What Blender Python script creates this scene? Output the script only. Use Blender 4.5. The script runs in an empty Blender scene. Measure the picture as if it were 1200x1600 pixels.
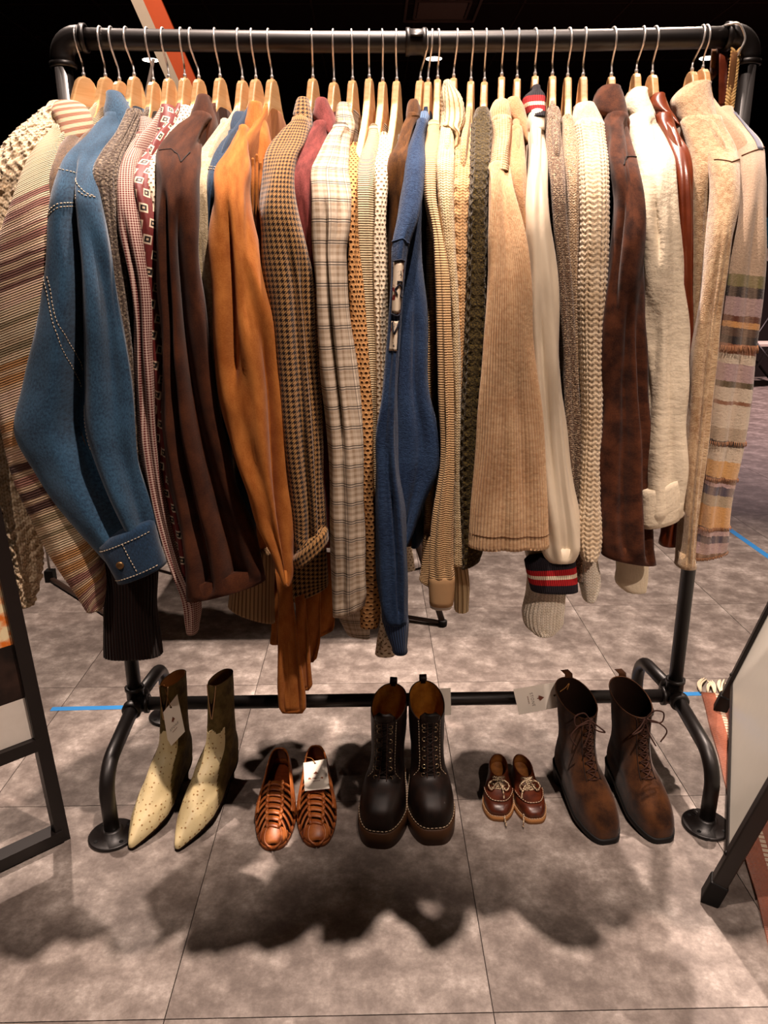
import bpy, math, random
import numpy as np
from mathutils import Vector, Matrix

random.seed(7)
RNG = np.random.RandomState(11)
SC = bpy.context.scene
COL = SC.collection

# ------------------------------------------------------------------ camera
CAM = np.array([-0.0778, -1.7019, 1.2033])
PITCH, YAW, ROLL, FPX = 0.2968, 0.0148, 0.0071, 1200.0
_f = np.array([math.sin(YAW) * math.cos(PITCH), math.cos(YAW) * math.cos(PITCH), -math.sin(PITCH)])
_r = np.array([math.cos(YAW), -math.sin(YAW), 0.0])
_d = np.cross(_f, _r)
AX_R = math.cos(ROLL) * _r + math.sin(ROLL) * _d
AX_D = -math.sin(ROLL) * _r + math.cos(ROLL) * _d
AX_F = _f
camd = bpy.data.cameras.new('camera')
camd.sensor_fit = 'VERTICAL'
camd.sensor_height = 36.0
camd.lens = FPX / 1600.0 * 36.0
camd.clip_start = 0.02
cam = bpy.data.objects.new('camera', camd)
COL.objects.link(cam)
cam.matrix_world = Matrix([[AX_R[i], -AX_D[i], -AX_F[i], CAM[i]] for i in range(3)] + [[0, 0, 0, 1]])
SC.camera = cam

# ------------------------------------------------------------------ world, lights, exposure
SC.view_settings.view_transform = 'Standard'
SC.view_settings.look = 'None'
SC.view_settings.gamma = 1.0
SC.view_settings.use_curve_mapping = False
SC.view_settings.exposure = -0.06
wd = bpy.data.worlds.new('dark_hall')
SC.world = wd
wd.use_nodes = True
wd.node_tree.nodes['Background'].inputs[0].default_value = (1.0, 0.45, 0.32, 1)
wd.node_tree.nodes['Background'].inputs[1].default_value = 0.02

def spot(name, loc, target, power, size_deg, blend, radius, col):
    L = bpy.data.lights.new(name, 'SPOT')
    L.energy = power
    L.spot_size = math.radians(size_deg)
    L.spot_blend = blend
    L.shadow_soft_size = radius
    L.color = col
    o = bpy.data.objects.new(name, L)
    COL.objects.link(o)
    o.location = loc
    v = Vector(target) - Vector(loc)
    o.rotation_euler = v.to_track_quat('-Z', 'Y').to_euler()
    return o
WARM = (1.0, 0.785, 0.67)
ZL = 4.1
spot('ceiling_spot_front_right', (0.08, -1.22, ZL), (0.36, -0.24, 1.36), 700, 24, 0.8, 0.035, WARM)
spot('ceiling_spot_front_left', (0.48, -1.22, ZL), (-0.38, -0.24, 1.36), 740, 24, 0.8, 0.035, WARM)
spot('ceiling_spot_overhead', (-0.15, 0.30, ZL), (-0.1, -0.80, 0.0), 1350, 46, 0.8, 0.035, WARM)
spot('ceiling_spot_rear_right', (1.31, 1.56, ZL), (1.05, 0.45, 0.0), 1200, 54, 0.8, 0.05, WARM)
spot('ceiling_spot_rear_left', (-1.61, 1.39, ZL), (-1.15, 0.6, 0.0), 800, 54, 0.8, 0.05, WARM)
spot('ceiling_spot_low_right', (1.18, -3.57, ZL), (0.60, 0.02, 0.10), 560, 15, 0.8, 0.035, WARM)
spot('ceiling_spot_low_left', (-1.58, -2.85, ZL), (-0.62, -0.06, 0.05), 200, 12, 0.8, 0.035, WARM)
spot('ceiling_spot_hall', (3.8, 5.6, ZL), (3.6, 5.4, 0.0), 1500, 95, 0.8, 0.12, (1.0, 0.70, 0.70))
spot('added_beam_fill_spot', (-1.4, 3.2, ZL), (-1.6, 5.0, 2.6), 180, 70, 0.8, 0.1, WARM)  # added fill with no fixture of its own, brightens the orange beam

# ------------------------------------------------------------------ pixel helpers (a pixel gives a direction; depth comes from the plane it lies on)
def ray(u, v):
    return AX_R * ((u - 600) / FPX) + AX_D * ((v - 800) / FPX) + AX_F
def P(u, v, y=0.0):
    d = ray(u, v)
    return CAM + d * ((y - CAM[1]) / d[1])
def F(u, v, z=0.0):
    d = ray(u, v)
    return CAM + d * ((z - CAM[2]) / d[2])

# ------------------------------------------------------------------ materials: a small expression language over shader nodes
LEXP, LK = 1.0, 1.0
def lin(c):
    return tuple(LK * (q ** LEXP) for q in lin0(c))
def lin0(c):
    return tuple(((x / 255.0) / 12.92 if x / 255.0 <= 0.04045 else ((x / 255.0 + 0.055) / 1.055) ** 2.4) for x in c)
TREE = None
class X:
    def __init__(s, sock): s.s = sock
    def __add__(a, b): return mth('ADD', a, b)
    def __radd__(a, b): return mth('ADD', b, a)
    def __sub__(a, b): return mth('SUBTRACT', a, b)
    def __rsub__(a, b): return mth('SUBTRACT', b, a)
    def __mul__(a, b): return mth('MULTIPLY', a, b)
    def __rmul__(a, b): return mth('MULTIPLY', b, a)
    def __truediv__(a, b): return mth('DIVIDE', a, b)
    def __lt__(a, b): return mth('LESS_THAN', a, b)
    def __gt__(a, b): return mth('GREATER_THAN', a, b)
def put(inp, v):
    if isinstance(v, X): TREE.links.new(v.s, inp)
    elif isinstance(v, tuple): inp.default_value = (*v, 1.0) if len(v) == 3 else v
    else: inp.default_value = v
def mth(op, a, b=None, c=None):
    n = TREE.nodes.new('ShaderNodeMath'); n.operation = op
    put(n.inputs[0], a)
    if b is not None: put(n.inputs[1], b)
    if c is not None: put(n.inputs[2], c)
    return X(n.outputs[0])
def fract(a): return mth('FRACT', a)
def sin(a): return mth('SINE', a)
def absx(a): return mth('ABSOLUTE', a)
def maxx(a, b): return mth('MAXIMUM', a, b)
def minx(a, b): return mth('MINIMUM', a, b)
def powx(a, b): return mth('POWER', a, b)
def sstep(a, lo, hi):
    n = TREE.nodes.new('ShaderNodeMapRange'); n.interpolation_type = 'SMOOTHSTEP'
    put(n.inputs[0], a); n.inputs[1].default_value = lo; n.inputs[2].default_value = hi
    return X(n.outputs[0])
def mixc(f, a, b, mode='MIX'):
    n = TREE.nodes.new('ShaderNodeMix'); n.data_type = 'RGBA'; n.blend_type = mode
    put(n.inputs[0], f); put(n.inputs[6], a); put(n.inputs[7], b)
    return X(n.outputs[2])
def comb(u, v, w=0.0):
    n = TREE.nodes.new('ShaderNodeCombineXYZ'); put(n.inputs[0], u); put(n.inputs[1], v); put(n.inputs[2], w)
    return X(n.outputs[0])
def uvs():
    n = TREE.nodes.new('ShaderNodeUVMap')
    s = TREE.nodes.new('ShaderNodeSeparateXYZ'); TREE.links.new(n.outputs[0], s.inputs[0])
    return X(s.outputs[0]), X(s.outputs[1])
def objco():
    n = TREE.nodes.new('ShaderNodeTexCoord'); return X(n.outputs[3])
def noise(co, scale, detail=3.0, rough=0.55):
    n = TREE.nodes.new('ShaderNodeTexNoise'); put(n.inputs['Vector'], co)
    n.inputs['Scale'].default_value = scale; n.inputs['Detail'].default_value = detail; n.inputs['Roughness'].default_value = rough
    return X(n.outputs[0])
def voro(co, scale, feature='F1', rnd=1.0):
    n = TREE.nodes.new('ShaderNodeTexVoronoi'); n.feature = feature; put(n.inputs['Vector'], co); n.inputs['Scale'].default_value = scale; n.inputs['Randomness'].default_value = rnd
    return X(n.outputs['Distance'])
def ramp(f, stops, const=False):
    n = TREE.nodes.new('ShaderNodeValToRGB'); put(n.inputs[0], f)
    cr = n.color_ramp; cr.interpolation = 'CONSTANT' if const else 'LINEAR'
    while len(cr.elements) < len(stops): cr.elements.new(1.0)
    for e, (p, c) in zip(cr.elements, sorted(stops)): e.position = p; e.color = (*c, 1)
    return X(n.outputs[0])
MATS = {}
def mat(name, fn, rough=0.8, spec=0.3, sheen=0.0, metal=0.0, bump=0.4, dist=0.002, emit=None):
    """fn() -> (colour, height or None) built with the expression helpers"""
    global TREE
    if name in MATS: return MATS[name]
    m = bpy.data.materials.new(name); m.use_nodes = True
    TREE = m.node_tree
    bs = TREE.nodes['Principled BSDF']
    c, h = fn()
    put(bs.inputs['Base Color'], c)
    put(bs.inputs['Roughness'], rough)
    bs.inputs['Specular IOR Level'].default_value = spec
    bs.inputs['Metallic'].default_value = metal
    bs.inputs['Sheen Weight'].default_value = sheen
    bs.inputs['Sheen Roughness'].default_value = 0.5
    if emit:
        put(bs.inputs['Emission Color'], emit[0]); bs.inputs['Emission Strength'].default_value = emit[1]
    if h is not None:
        b = TREE.nodes.new('ShaderNodeBump'); b.inputs['Strength'].default_value = bump; b.inputs['Distance'].default_value = dist
        put(b.inputs['Height'], h); TREE.links.new(b.outputs[0], bs.inputs['Normal'])
    MATS[name] = m
    return m
def plain(name, rgb, rough=0.6, spec=0.4, metal=0.0, var=0.12, scale=30.0, bump=0.1, sheen=0.0):
    c = lin(rgb)
    def fn():
        n = noise(objco(), scale, 4)
        return mixc(n, tuple(x * (1 - var) for x in c), tuple(min(1, x * (1 + var)) for x in c)), n
    return mat(name, fn, rough, spec, sheen, metal, bump, 0.001)

# ------------------------------------------------------------------ objects
def link(o): COL.objects.link(o); return o
def tag(o, label=None, cat=None, group=None, kind=None):
    if label: o['label'] = label
    if cat: o['category'] = cat
    if group: o['group'] = group
    if kind: o['kind'] = kind
    return o
def empty(name, loc, label, cat, group=None, rz=0.0):
    o = bpy.data.objects.new(name, None); link(o)
    o.location = [float(q) for q in loc]; o.rotation_euler = (0, 0, rz); o.empty_display_size = 0.05
    tag(o, label, cat, group)
    return o
def ploc(p):
    l = np.zeros(3)
    while p is not None:
        l = l + np.array(p.location); p = p.parent
    return l
def mesh_from(name, V, Fc, m=None, uv=None, smooth=True):
    V = np.asarray(V, dtype=np.float32)
    me = bpy.data.meshes.new(name)
    me.from_pydata(V.tolist() if len(V) < 20000 else V, [], Fc)
    if uv is not None:
        l = me.uv_layers.new(name='UVMap')
        idx = np.empty(len(me.loops), dtype=np.int32); me.loops.foreach_get('vertex_index', idx)
        l.data.foreach_set('uv', np.asarray(uv, dtype=np.float32)[idx].ravel())
    if smooth: me.polygons.foreach_set('use_smooth', np.ones(len(me.polygons), dtype=bool))
    if m is not None: me.materials.append(m)
    me.update()
    return me
def part(name, V, Fc, m, parent=None, uv=None, smooth=True, world=True):
    """world coordinates in; the object's origin follows its parent's location"""
    V = np.asarray(V, dtype=float)
    if parent is not None and world: V = V - ploc(parent)
    o = bpy.data.objects.new(name, mesh_from(name, V, Fc, m, uv, smooth)); link(o)
    if parent is not None: o.parent = parent
    if 'stitch' in name: o['kind'] = 'stuff'
    return o
def thing(name, V, Fc, m, label, cat, group=None, uv=None, smooth=True):
    V = np.asarray(V, dtype=float)
    lo, hi = V.min(0), V.max(0)
    c = np.array([(lo[0] + hi[0]) / 2, (lo[1] + hi[1]) / 2, lo[2]])
    o = bpy.data.objects.new(name, mesh_from(name, V - c, Fc, m, uv, smooth)); link(o)
    o.location = c
    tag(o, label, cat, group)
    return o
def bevel(o, w, seg=2):
    b = o.modifiers.new('bevel', 'BEVEL'); b.width = w; b.segments = seg; b.limit_method = 'ANGLE'; b.angle_limit = math.radians(40)
    return o
def merge(*ms):
    V, Fc, n = [], [], 0
    for v, f in ms:
        V.append(np.asarray(v, float)); Fc += [tuple(i + n for i in q) for q in f]; n += len(v)
    return np.vstack(V), Fc
def box(lo, hi):
    x0, y0, z0 = lo; x1, y1, z1 = hi
    V = [(x0, y0, z0), (x1, y0, z0), (x1, y1, z0), (x0, y1, z0), (x0, y0, z1), (x1, y0, z1), (x1, y1, z1), (x0, y1, z1)]
    return np.array(V, float), [(3, 2, 1, 0), (4, 5, 6, 7), (0, 1, 5, 4), (1, 2, 6, 5), (2, 3, 7, 6), (3, 0, 4, 7)]
def beam(a, b, w, h, up=(0, 0, 1)):
    """box section bar from a to b, w wide and h high"""
    a = np.array(a, float); b = np.array(b, float); d = (b - a) / np.linalg.norm(b - a)
    s = np.cross(d, np.array(up, float)); s /= np.linalg.norm(s); t = np.cross(s, d)
    V = [p + s * i * w / 2 + t * j * h / 2 for p in (a, b) for i, j in ((-1, -1), (1, -1), (1, 1), (-1, 1))]
    return np.array(V), [(0, 1, 2, 3), (7, 6, 5, 4), (0, 4, 5, 1), (1, 5, 6, 2), (2, 6, 7, 3), (3, 7, 4, 0)]
def smooth_path(pts, n):
    pts = np.asarray(pts, float)
    d = np.concatenate([[0], np.cumsum(np.linalg.norm(np.diff(pts, axis=0), axis=1))])
    return hermite(d, pts, np.linspace(0, d[-1], n))
def hermite(x, Y, xi):
    x = np.asarray(x, float); Y = np.asarray(Y, float)
    one = Y.ndim == 1
    if one: Y = Y[:, None]
    h = np.diff(x); dl = np.diff(Y, axis=0) / h[:, None]
    m = np.zeros_like(Y)
    m[0], m[-1] = dl[0], dl[-1]
    if len(x) > 2:
        w = (h[1:] / (h[:-1] + h[1:]))[:, None]
        m[1:-1] = dl[:-1] * w + dl[1:] * (1 - w)
    i = np.clip(np.searchsorted(x, xi, side='right') - 1, 0, len(x) - 2)
    t = ((xi - x[i]) / h[i])[:, None]; hh = h[i][:, None]
    r = (2 * t**3 - 3 * t**2 + 1) * Y[i] + (t**3 - 2 * t**2 + t) * hh * m[i] + (-2 * t**3 + 3 * t**2) * Y[i + 1] + (t**3 - t**2) * hh * m[i + 1]
    return r[:, 0] if one else r
def tube(pts, r, sides=8, closed=False, caps=True):
    pts = np.asarray(pts, float); n = len(pts)
    r = np.broadcast_to(np.asarray(r, float), (n,))
    tg = np.gradient(pts, axis=0) if not closed else np.roll(pts, -1, 0) - np.roll(pts, 1, 0)
    tg /= np.linalg.norm(tg, axis=1)[:, None] + 1e-12
    a = np.array([0, 0, 1.0]) if abs(tg[0][2]) < 0.9 else np.array([1.0, 0, 0])
    u = np.cross(tg[0], a); u /= np.linalg.norm(u)
    V = []
    for i in range(n):
        u = u - tg[i] * np.dot(u, tg[i]); u /= np.linalg.norm(u) + 1e-12
        w = np.cross(tg[i], u)
        for k in range(sides):
            t = 2 * math.pi * k / sides
            V.append(pts[i] + r[i] * (math.cos(t) * u + math.sin(t) * w))
    Fc = []
    for i in range(n if closed else n - 1):
        j = (i + 1) % n
        for k in range(sides):
            l = (k + 1) % sides
            Fc.append((i * sides + k, i * sides + l, j * sides + l, j * sides + k))
    if caps and not closed:
        Fc.append(tuple(range(sides))[::-1]); Fc.append(tuple((n - 1) * sides + k for k in range(sides)))
    return np.array(V), Fc
def lathe(prof, c, axis=(0, 0, 1), sides=24):
    """profile of (radius, height) along axis from c"""
    ax = np.array(axis, float); ax /= np.linalg.norm(ax)
    a = np.array([1.0, 0, 0]) if abs(ax[0]) < 0.9 else np.array([0, 1.0, 0])
    u = np.cross(ax, a); u /= np.linalg.norm(u); w = np.cross(ax, u)
    c = np.array(c, float); V = []; Fc = []
    for r, h in prof:
        for k in range(sides):
            t = 2 * math.pi * k / sides
            V.append(c + ax * h + r * (math.cos(t) * u + math.sin(t) * w))
    for i in range(len(prof) - 1):
        for k in range(sides):
            l = (k + 1) % sides
            Fc.append((i * sides + k, i * sides + l, (i + 1) * sides + l, (i + 1) * sides + k))
    Fc.append(tuple(range(sides))[::-1]); Fc.append(tuple((len(prof) - 1) * sides + k for k in range(sides)))
    return np.array(V), Fc
def prism(poly, to3, t0, t1):
    """2-D outline extruded: to3(a, b, t) gives the point"""
    n = len(poly)
    V = [to3(a, b, t0) for a, b in poly] + [to3(a, b, t1) for a, b in poly]
    Fc = [tuple(range(n))[::-1], tuple(range(n, 2 * n))] + [(i, (i + 1) % n, n + (i + 1) % n, n + i) for i in range(n)]
    return np.array(V, float), Fc
def grid_faces(nt, nu, wrap=True):
    i = np.arange(nt - 1)[:, None]; k = np.arange(nu if wrap else nu - 1)[None, :]
    l = (k + 1) % nu
    q = np.stack([i * nu + k, i * nu + l, (i + 1) * nu + l, (i + 1) * nu + k], axis=-1).reshape(-1, 4)
    return [tuple(x) for x in q.tolist()]

# ------------------------------------------------------------------ setting
Z_CEIL = 4.2
def floor_fn():
    co = objco()
    big = noise(co, 3.0, 5, 0.6); mid = noise(co, 13.0, 7, 0.72); fine = noise(co, 150.0, 3)
    f = big * 0.35 + mid * 0.65
    c = ramp(f, [(0.34, lin((88, 78, 72))), (0.46, lin((120, 110, 103))), (0.54, lin((150, 140, 132))), (0.66, lin((202, 192, 184)))])
    c = mixc((fine - 0.5) * 0.5 + 0.2, c, lin((70, 60, 56)))
    return c, fine * 0.6 + mid * 0.4
m_floor = mat('vinyl_concrete', floor_fn, rough=0.5, spec=0.3, bump=0.12, dist=0.001)
m_seam = plain('seam_dark', (48, 40, 37), 0.9)
def struct(o): o['kind'] = 'structure'; return o
V, Fc = box((-9, -4, -0.06), (11, 15, -0.004))
fl = part('floor', V, Fc, m_seam, smooth=False); struct(fl)
TW, TX0, TY0 = 0.56, 0.118, -0.70
tm = None
for i in range(-6, 9):
    for j in range(-4, 12):
        x0 = TX0 + i * TW; y0 = TY0 + j * TW
        if tm is None:
            g = 0.0009
            v, f = box((g, g, -0.0045), (TW - g, TW - g, 0.0))
            tm = mesh_from('floor_tile', v, f, m_floor, smooth=False)
        o = bpy.data.objects.new('floor_tile', tm); link(o); o.parent = fl
        o.location = (x0, y0, 0.0)
# the farther hall floor, too far to tell tiles apart
x1 = TX0 + 9 * TW; x0 = TX0 - 6 * TW; y1 = TY0 + 12 * TW; y0 = TY0 - 4 * TW
ms = [box((x1, y0, -0.004), (11, 15, 0)), box((-9, y0, -0.004), (x0, 15, 0)), box((x0, y1, -0.004), (x1, 15, 0)), box((-9, -4, -0.004), (11, y0, 0))]
V, Fc = merge(*ms); part('floor_surface', V, Fc, m_floor, fl, smooth=False)
m_ceil = plain('ceiling_dark', (46, 30, 24), 0.9, 0.1)
m_ceil2 = plain('ceiling_grid', (70, 48, 38), 0.7, 0.2)
V, Fc = box((-9, -4, Z_CEIL), (11, 15, Z_CEIL + 0.08)); ce = part('ceiling', V, Fc, m_ceil, smooth=False); struct(ce)
for k in range(12):
    x = -5.6 + k * 1.22
    v, f = box((x - 0.012, -4, Z_CEIL - 0.006), (x + 0.012, 15, Z_CEIL)); part('ceiling_grid_bar', v, f, m_ceil2, ce, smooth=False)
for k in range(12):
    y = 2.3 + k * 1.22
    v, f = box((-9, y - 0.012, Z_CEIL - 0.007), (11, y + 0.012, Z_CEIL)); part('ceiling_grid_bar', v, f, m_ceil2, ce, smooth=False)
m_wall = plain('wall_dark', (34, 22, 18), 0.9, 0.1)
for nm, lo, hi in (('wall_back', (-9, 15, -0.06), (11, 15.1, 4.3)), ('wall_left', (-9.1, -4, -0.06), (-9, 15, 4.3)), ('wall_right', (11, -4, -0.06), (11.1, 15, 4.3)), ('wall_front', (-9, -4.1, -0.06), (11, -4, 4.3))):
    v, f = box(lo, hi); struct(part(nm, v, f, m_wall, smooth=False))
# ceiling vent and downlights
m_vent = plain('vent_metal', (120, 92, 78), 0.5, 0.4)
c = F(690, 14, Z_CEIL)
vt = empty('ceiling_vent', (c[0], c[1], Z_CEIL - 0.03), 'square dark ceiling air vent above the pipe coupling', 'vent')
fr = []
for s in (0.42, 0.31):
    for a, b in (((-s, -s), (s, -s)), ((s, -s), (s, s)), ((s, s), (-s, s)), ((-s, s), (-s, -s))):
        fr.append(beam((c[0] + a[0], c[1] + a[1], Z_CEIL - 0.012), (c[0] + b[0], c[1] + b[1], Z_CEIL - 0.012), 0.03, 0.02))
V, Fc = merge(*fr); part('frame', V, Fc, m_vent, vt, smooth=False)
for k in range(5):
    y = c[1] - 0.22 + k * 0.11
    v, f = beam((c[0] - 0.28, y, Z_CEIL - 0.02), (c[0] + 0.28, y, Z_CEIL - 0.02), 0.05, 0.004, up=(0, 0.6, 1)); part('slat', v, f, m_vent, vt, smooth=False)
m_lamp = mat('lamp_glow', lambda: ((1, 0.9, 0.75), None), emit=((1, 0.86, 0.68), 9.0))
m_ring = plain('lamp_ring', (90, 70, 60), 0.5)
for (u, w), lb in (((235, 90), 'round ceiling downlight glowing left of the orange beam'), ((678, 88), 'round ceiling downlight glowing under the pipe coupling'), ((1106, 87), 'round ceiling downlight glowing beside the belt hook')):
    c = F(u, w, Z_CEIL)
    d = empty('ceiling_downlight', (c[0], c[1], Z_CEIL - 0.03), lb, 'light', 'row of ceiling downlights')
    v, f = lathe([(0.115, 0), (0.135, 0.0), (0.135, 0.03), (0.115, 0.03)], (c[0], c[1], Z_CEIL - 0.03)); part('trim_ring', v, f, m_ring, d)
    v, f = lathe([(0.113, 0), (0.113, 0.01)], (c[0], c[1], Z_CEIL - 0.034)); part('diffuser', v, f, m_lamp, d)

# ------------------------------------------------------------------ pipe rack
W, HR, ZT, DF = 1.3474, 1.65, 0.1976, 0.2469
def pipe_fn():
    n = noise(objco(), 60, 4); return mixc(n, lin((12, 9, 8)), lin((24, 18, 16))), n
m_pipe = mat('black_pipe', pipe_fn, rough=0.42, spec=0.5, bump=0.12, dist=0.001)
rack = empty('clothes_rack', (0, 0, 0), 'black industrial pipe clothes rack carrying the whole row of garments', 'clothes rack')
RR, RP = 0.019, 0.0168
def bend(p0, corner, p1, rad, n=8):
    p0, corner, p1 = map(lambda q: np.array(q, float), (p0, corner, p1))
    a = (p0 - corner) / np.linalg.norm(p0 - corner); b = (p1 - corner) / np.linalg.norm(p1 - corner)
    ang = math.acos(np.clip(np.dot(a, b), -1, 1)); tl = rad / math.tan(ang / 2)
    s, e = corner + a * tl, corner + b * tl
    bis = (a + b) / np.linalg.norm(a + b); cen = corner + bis * rad / math.sin(ang / 2)
    v0, v1 = s - cen, e - cen; om = math.acos(np.clip(np.dot(v0, v1) / rad**2, -1, 1))
    return [cen + (math.sin((1 - t) * om) * v0 + math.sin(t * om) * v1) / math.sin(om) for t in np.linspace(0, 1, n)]
SAG = 0.008
rail_pts = [(x, 0, HR - SAG * (1 - (2 * x / W) ** 2)) for x in np.linspace(-W / 2 + 0.03, W / 2 - 0.03, 17)]
V, Fc = tube(rail_pts, RR, 20); part('top_rail', V, Fc, m_pipe, rack)
cx = P(650, 67)[0]
zc = HR - SAG
V, Fc = merge(lathe([(RR, 0), (0.0245, 0.001), (0.0245, 0.008), (0.0225, 0.010), (0.0225, 0.032), (0.0245, 0.034), (0.0245, 0.041), (RR, 0.042)], (cx - 0.021, 0, zc), (1, 0, 0)),
              box((cx - 0.012, -0.0265, zc + 0.004), (cx + 0.012, -0.02, zc + 0.007)))
part('coupling', V, Fc, m_pipe, rack)
for s in (-1, 1):
    x = s * W / 2
    V, Fc = tube([(x, 0, HR - 0.03), (x, 0, ZT)], RP, 20); part('post', V, Fc, m_pipe, rack)
    pts = [(x - s * 0.052, 0, HR)] + bend((x - s * 0.1, 0, HR), (x, 0, HR), (x, 0, HR - 0.1), 0.034, 9) + [(x, 0, HR - 0.052)]
    el = tube(pts, 0.0225, 20)
    V, Fc = merge(el, lathe([(0.0225, 0), (0.0255, 0.001), (0.0255, 0.010), (0.0225, 0.011)], (x - s * 0.052, 0, HR), (s, 0, 0), 20),
                  lathe([(0.0225, 0), (0.0255, 0.001), (0.0255, 0.010), (0.0225, 0.011)], (x, 0, HR - 0.052), (0, 0, 1), 20))
    part('elbow', V, Fc, m_pipe, rack)
    hub = lathe([(0.0205, -0.03), (0.0235, -0.029), (0.0235, -0.021), (0.021, -0.02), (0.021, 0.02), (0.0235, 0.021), (0.0235, 0.029), (0.0205, 0.03)], (x, 0, ZT + 0.012))
    arm = lathe([(0.0205, 0), (0.0205, 0.022), (0.0235, 0.023), (0.0235, 0.032), (0.02, 0.033)], (x, 0, ZT - 0.007), (-s, 0, 0), 20)
    V, Fc = merge(hub, arm); part('tee_joint', V, Fc, m_pipe, rack)
    for k in (-1, 1):
        top = (x, k * 0.01, ZT)
        pts = [np.array(top)] + bend(top, (x, k * (DF + 0.004), 0.168), (x, k * DF, 0.0), 0.075, 12) + [np.array((x, k * DF, 0.004))]
        V, Fc = tube(pts, RP, 18)
        leg = part('leg', V, Fc, m_pipe, rack)
        v, f = lathe([(0.0215, 0), (0.0235, 0.004), (0.0235, 0.018), (0.0205, 0.021)], pts[0] + (pts[1] - pts[0]) * 0.08, pts[1] - pts[0], 20)
        part('collar_ring', v, f, m_pipe, leg)
        fl_ = lathe([(0.051, 0), (0.053, 0.002), (0.053, 0.006), (0.050, 0.0085), (0.026, 0.0085), (0.0235, 0.022), (RP, 0.024)], (x, k * DF, 0.0), sides=36)
        flo = part('flange', *fl_, m_pipe, rack)
        for q in range(4):
            a = math.radians(45 + 90 * q)
            v, f = lathe([(0.0048, 0), (0.0048, 0.0014)], (x + 0.040 * math.cos(a), k * DF + 0.040 * math.sin(a), 0.0078), sides=10)
            part('screw_hole', v, f, plain('hole_black', (5, 4, 4), 0.9), flo)
        if k == -1:
            for q in range(3):
                a0 = math.radians(100 + 12 * q)
                v, f = beam((x + 0.031 * math.cos(a0), -DF + 0.031 * math.sin(a0), 0.009), (x + 0.041 * math.cos(a0), -DF + 0.041 * math.sin(a0), 0.009), 0.0025, 0.0014)
                part('raised_mark', v, f, m_pipe, flo, smooth=False)
V, Fc = tube([(-W / 2, 0, ZT - 0.007), (W / 2, 0, ZT - 0.007)], 0.0165, 18); part('lower_crossbar', V, Fc, m_pipe, rack)

# ------------------------------------------------------------------ hangers
def wood_fn():
    co = objco()
    s = TREE.nodes.new('ShaderNodeSeparateXYZ'); put(s.inputs[0], co)
    n = noise(comb(X(s.outputs[0]) * 30.0, X(s.outputs[1]) * 4.0, X(s.outputs[2]) * 60.0), 2.0, 4)
    return ramp(n, [(0.3, lin((214, 164, 108))), (0.5, lin((228, 182, 128))), (0.7, lin((236, 196, 146)))]), n
m_wood = mat('maple_wood', wood_fn, rough=0.38, spec=0.45, bump=0.06, dist=0.0005)
m_chrome = plain('chrome_wire', (236, 232, 228), 0.30, 0.6, 0.65, 0.05)
top = [(0, 0), (0.010, -0.002), (0.018, -0.009), (0.025, -0.024), (0.034, -0.046), (0.050, -0.072), (0.075, -0.100), (0.11, -0.132), (0.145, -0.164), (0.165, -0.186)]
bot = [(0.160, -0.200), (0.13, -0.188), (0.10, -0.170), (0.072, -0.150), (0.045, -0.134), (0.02, -0.126), (0.0, -0.124)]
half = top + bot
OUT = half + [(-a, b) for a, b in half[::-1] if a > 0]
_v, _f = prism(OUT, lambda a, b, t: (t, a, b), -0.0068, 0.0068)
# the arms sweep gently out of the flat, as contoured hangers do
wood_me = mesh_from('hanger_wood', _v, _f, m_wood, smooth=False)
HANG = [(122, 131, 120), (158, 165, 121), (175, 187, 127), (198, 210, 120), (231, 240, 128), (255, 264, 123), (284, 289, 122), (298, 311, 124), (337, 344, 122), (372, 379, 126), (394, 400, 124), (419, 425, 124),
        (488, 489, 123), (520, 522, 129), (550, 551, 126), (576, 577, 123), (598, 598, 128), (618, 620, 127), (667, 657, 126), (674, 669, 128), (686, 684, 124), (713, 709, 122), (738, 736, 127), (758, 757, 128), (785, 784, 120),
        (808, 808, 123), (837, 836, 119), (863, 863, 119), (890, 887, 121), (912, 911, 120), (959, 955, 120), (1002, 994, 115), (1024, 1019, 117), (1094, 1081, 112), (1103, 1098, 108)]
def make_hanger(i, tip, what):
    ut, un, vn = HANG[i]
    N = P(un, vn, 0.0); T = P(ut, 60, 0.0)
    zt = HR - SAG * (1 - (2 * T[0] / W) ** 2)
    yaw = math.atan2(tip[0] - N[0], 0.205)      # swing of the near arm towards +x
    h = empty('clothes_hanger', (N[0], 0, N[2]), 'blond wooden hanger with chrome hook holding the ' + what, 'hanger', 'wooden hangers on the rail')
    b = bpy.data.objects.new('hanger_body', wood_me); link(b); b.parent = h; b.rotation_euler = (0, 0, yaw)
    bevel(b, 0.0028, 2)
    L = zt - N[2]; dx = T[0] - N[0]; rr = RR + 0.0022
    pts = [(0, 0, -0.012), (0, 0, 0.012), (dx * 0.15, 0.002, L * 0.30), (dx * 0.6, -0.006, L * 0.55)]
    for a in np.linspace(200, -10, 12):
        t = math.radians(a)
        pts.append((dx + 0.002 * math.sin(i * 3.1) * (200 - a) / 100, rr * math.cos(t), L + rr * math.sin(t)))
    pts.append((dx, rr * 1.25, L - 0.011))
    V, Fc = tube(smooth_path(pts, 44), 0.0019, 8)
    part('hook', V, Fc, m_chrome, h, world=False)
    v, f = lathe([(0.0034, -0.001), (0.0034, 0.006), (0.0022, 0.008)], (0, 0, 0), sides=10); part('hook_ferrule', v, f, m_chrome, h, world=False)
    return N, yaw

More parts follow.
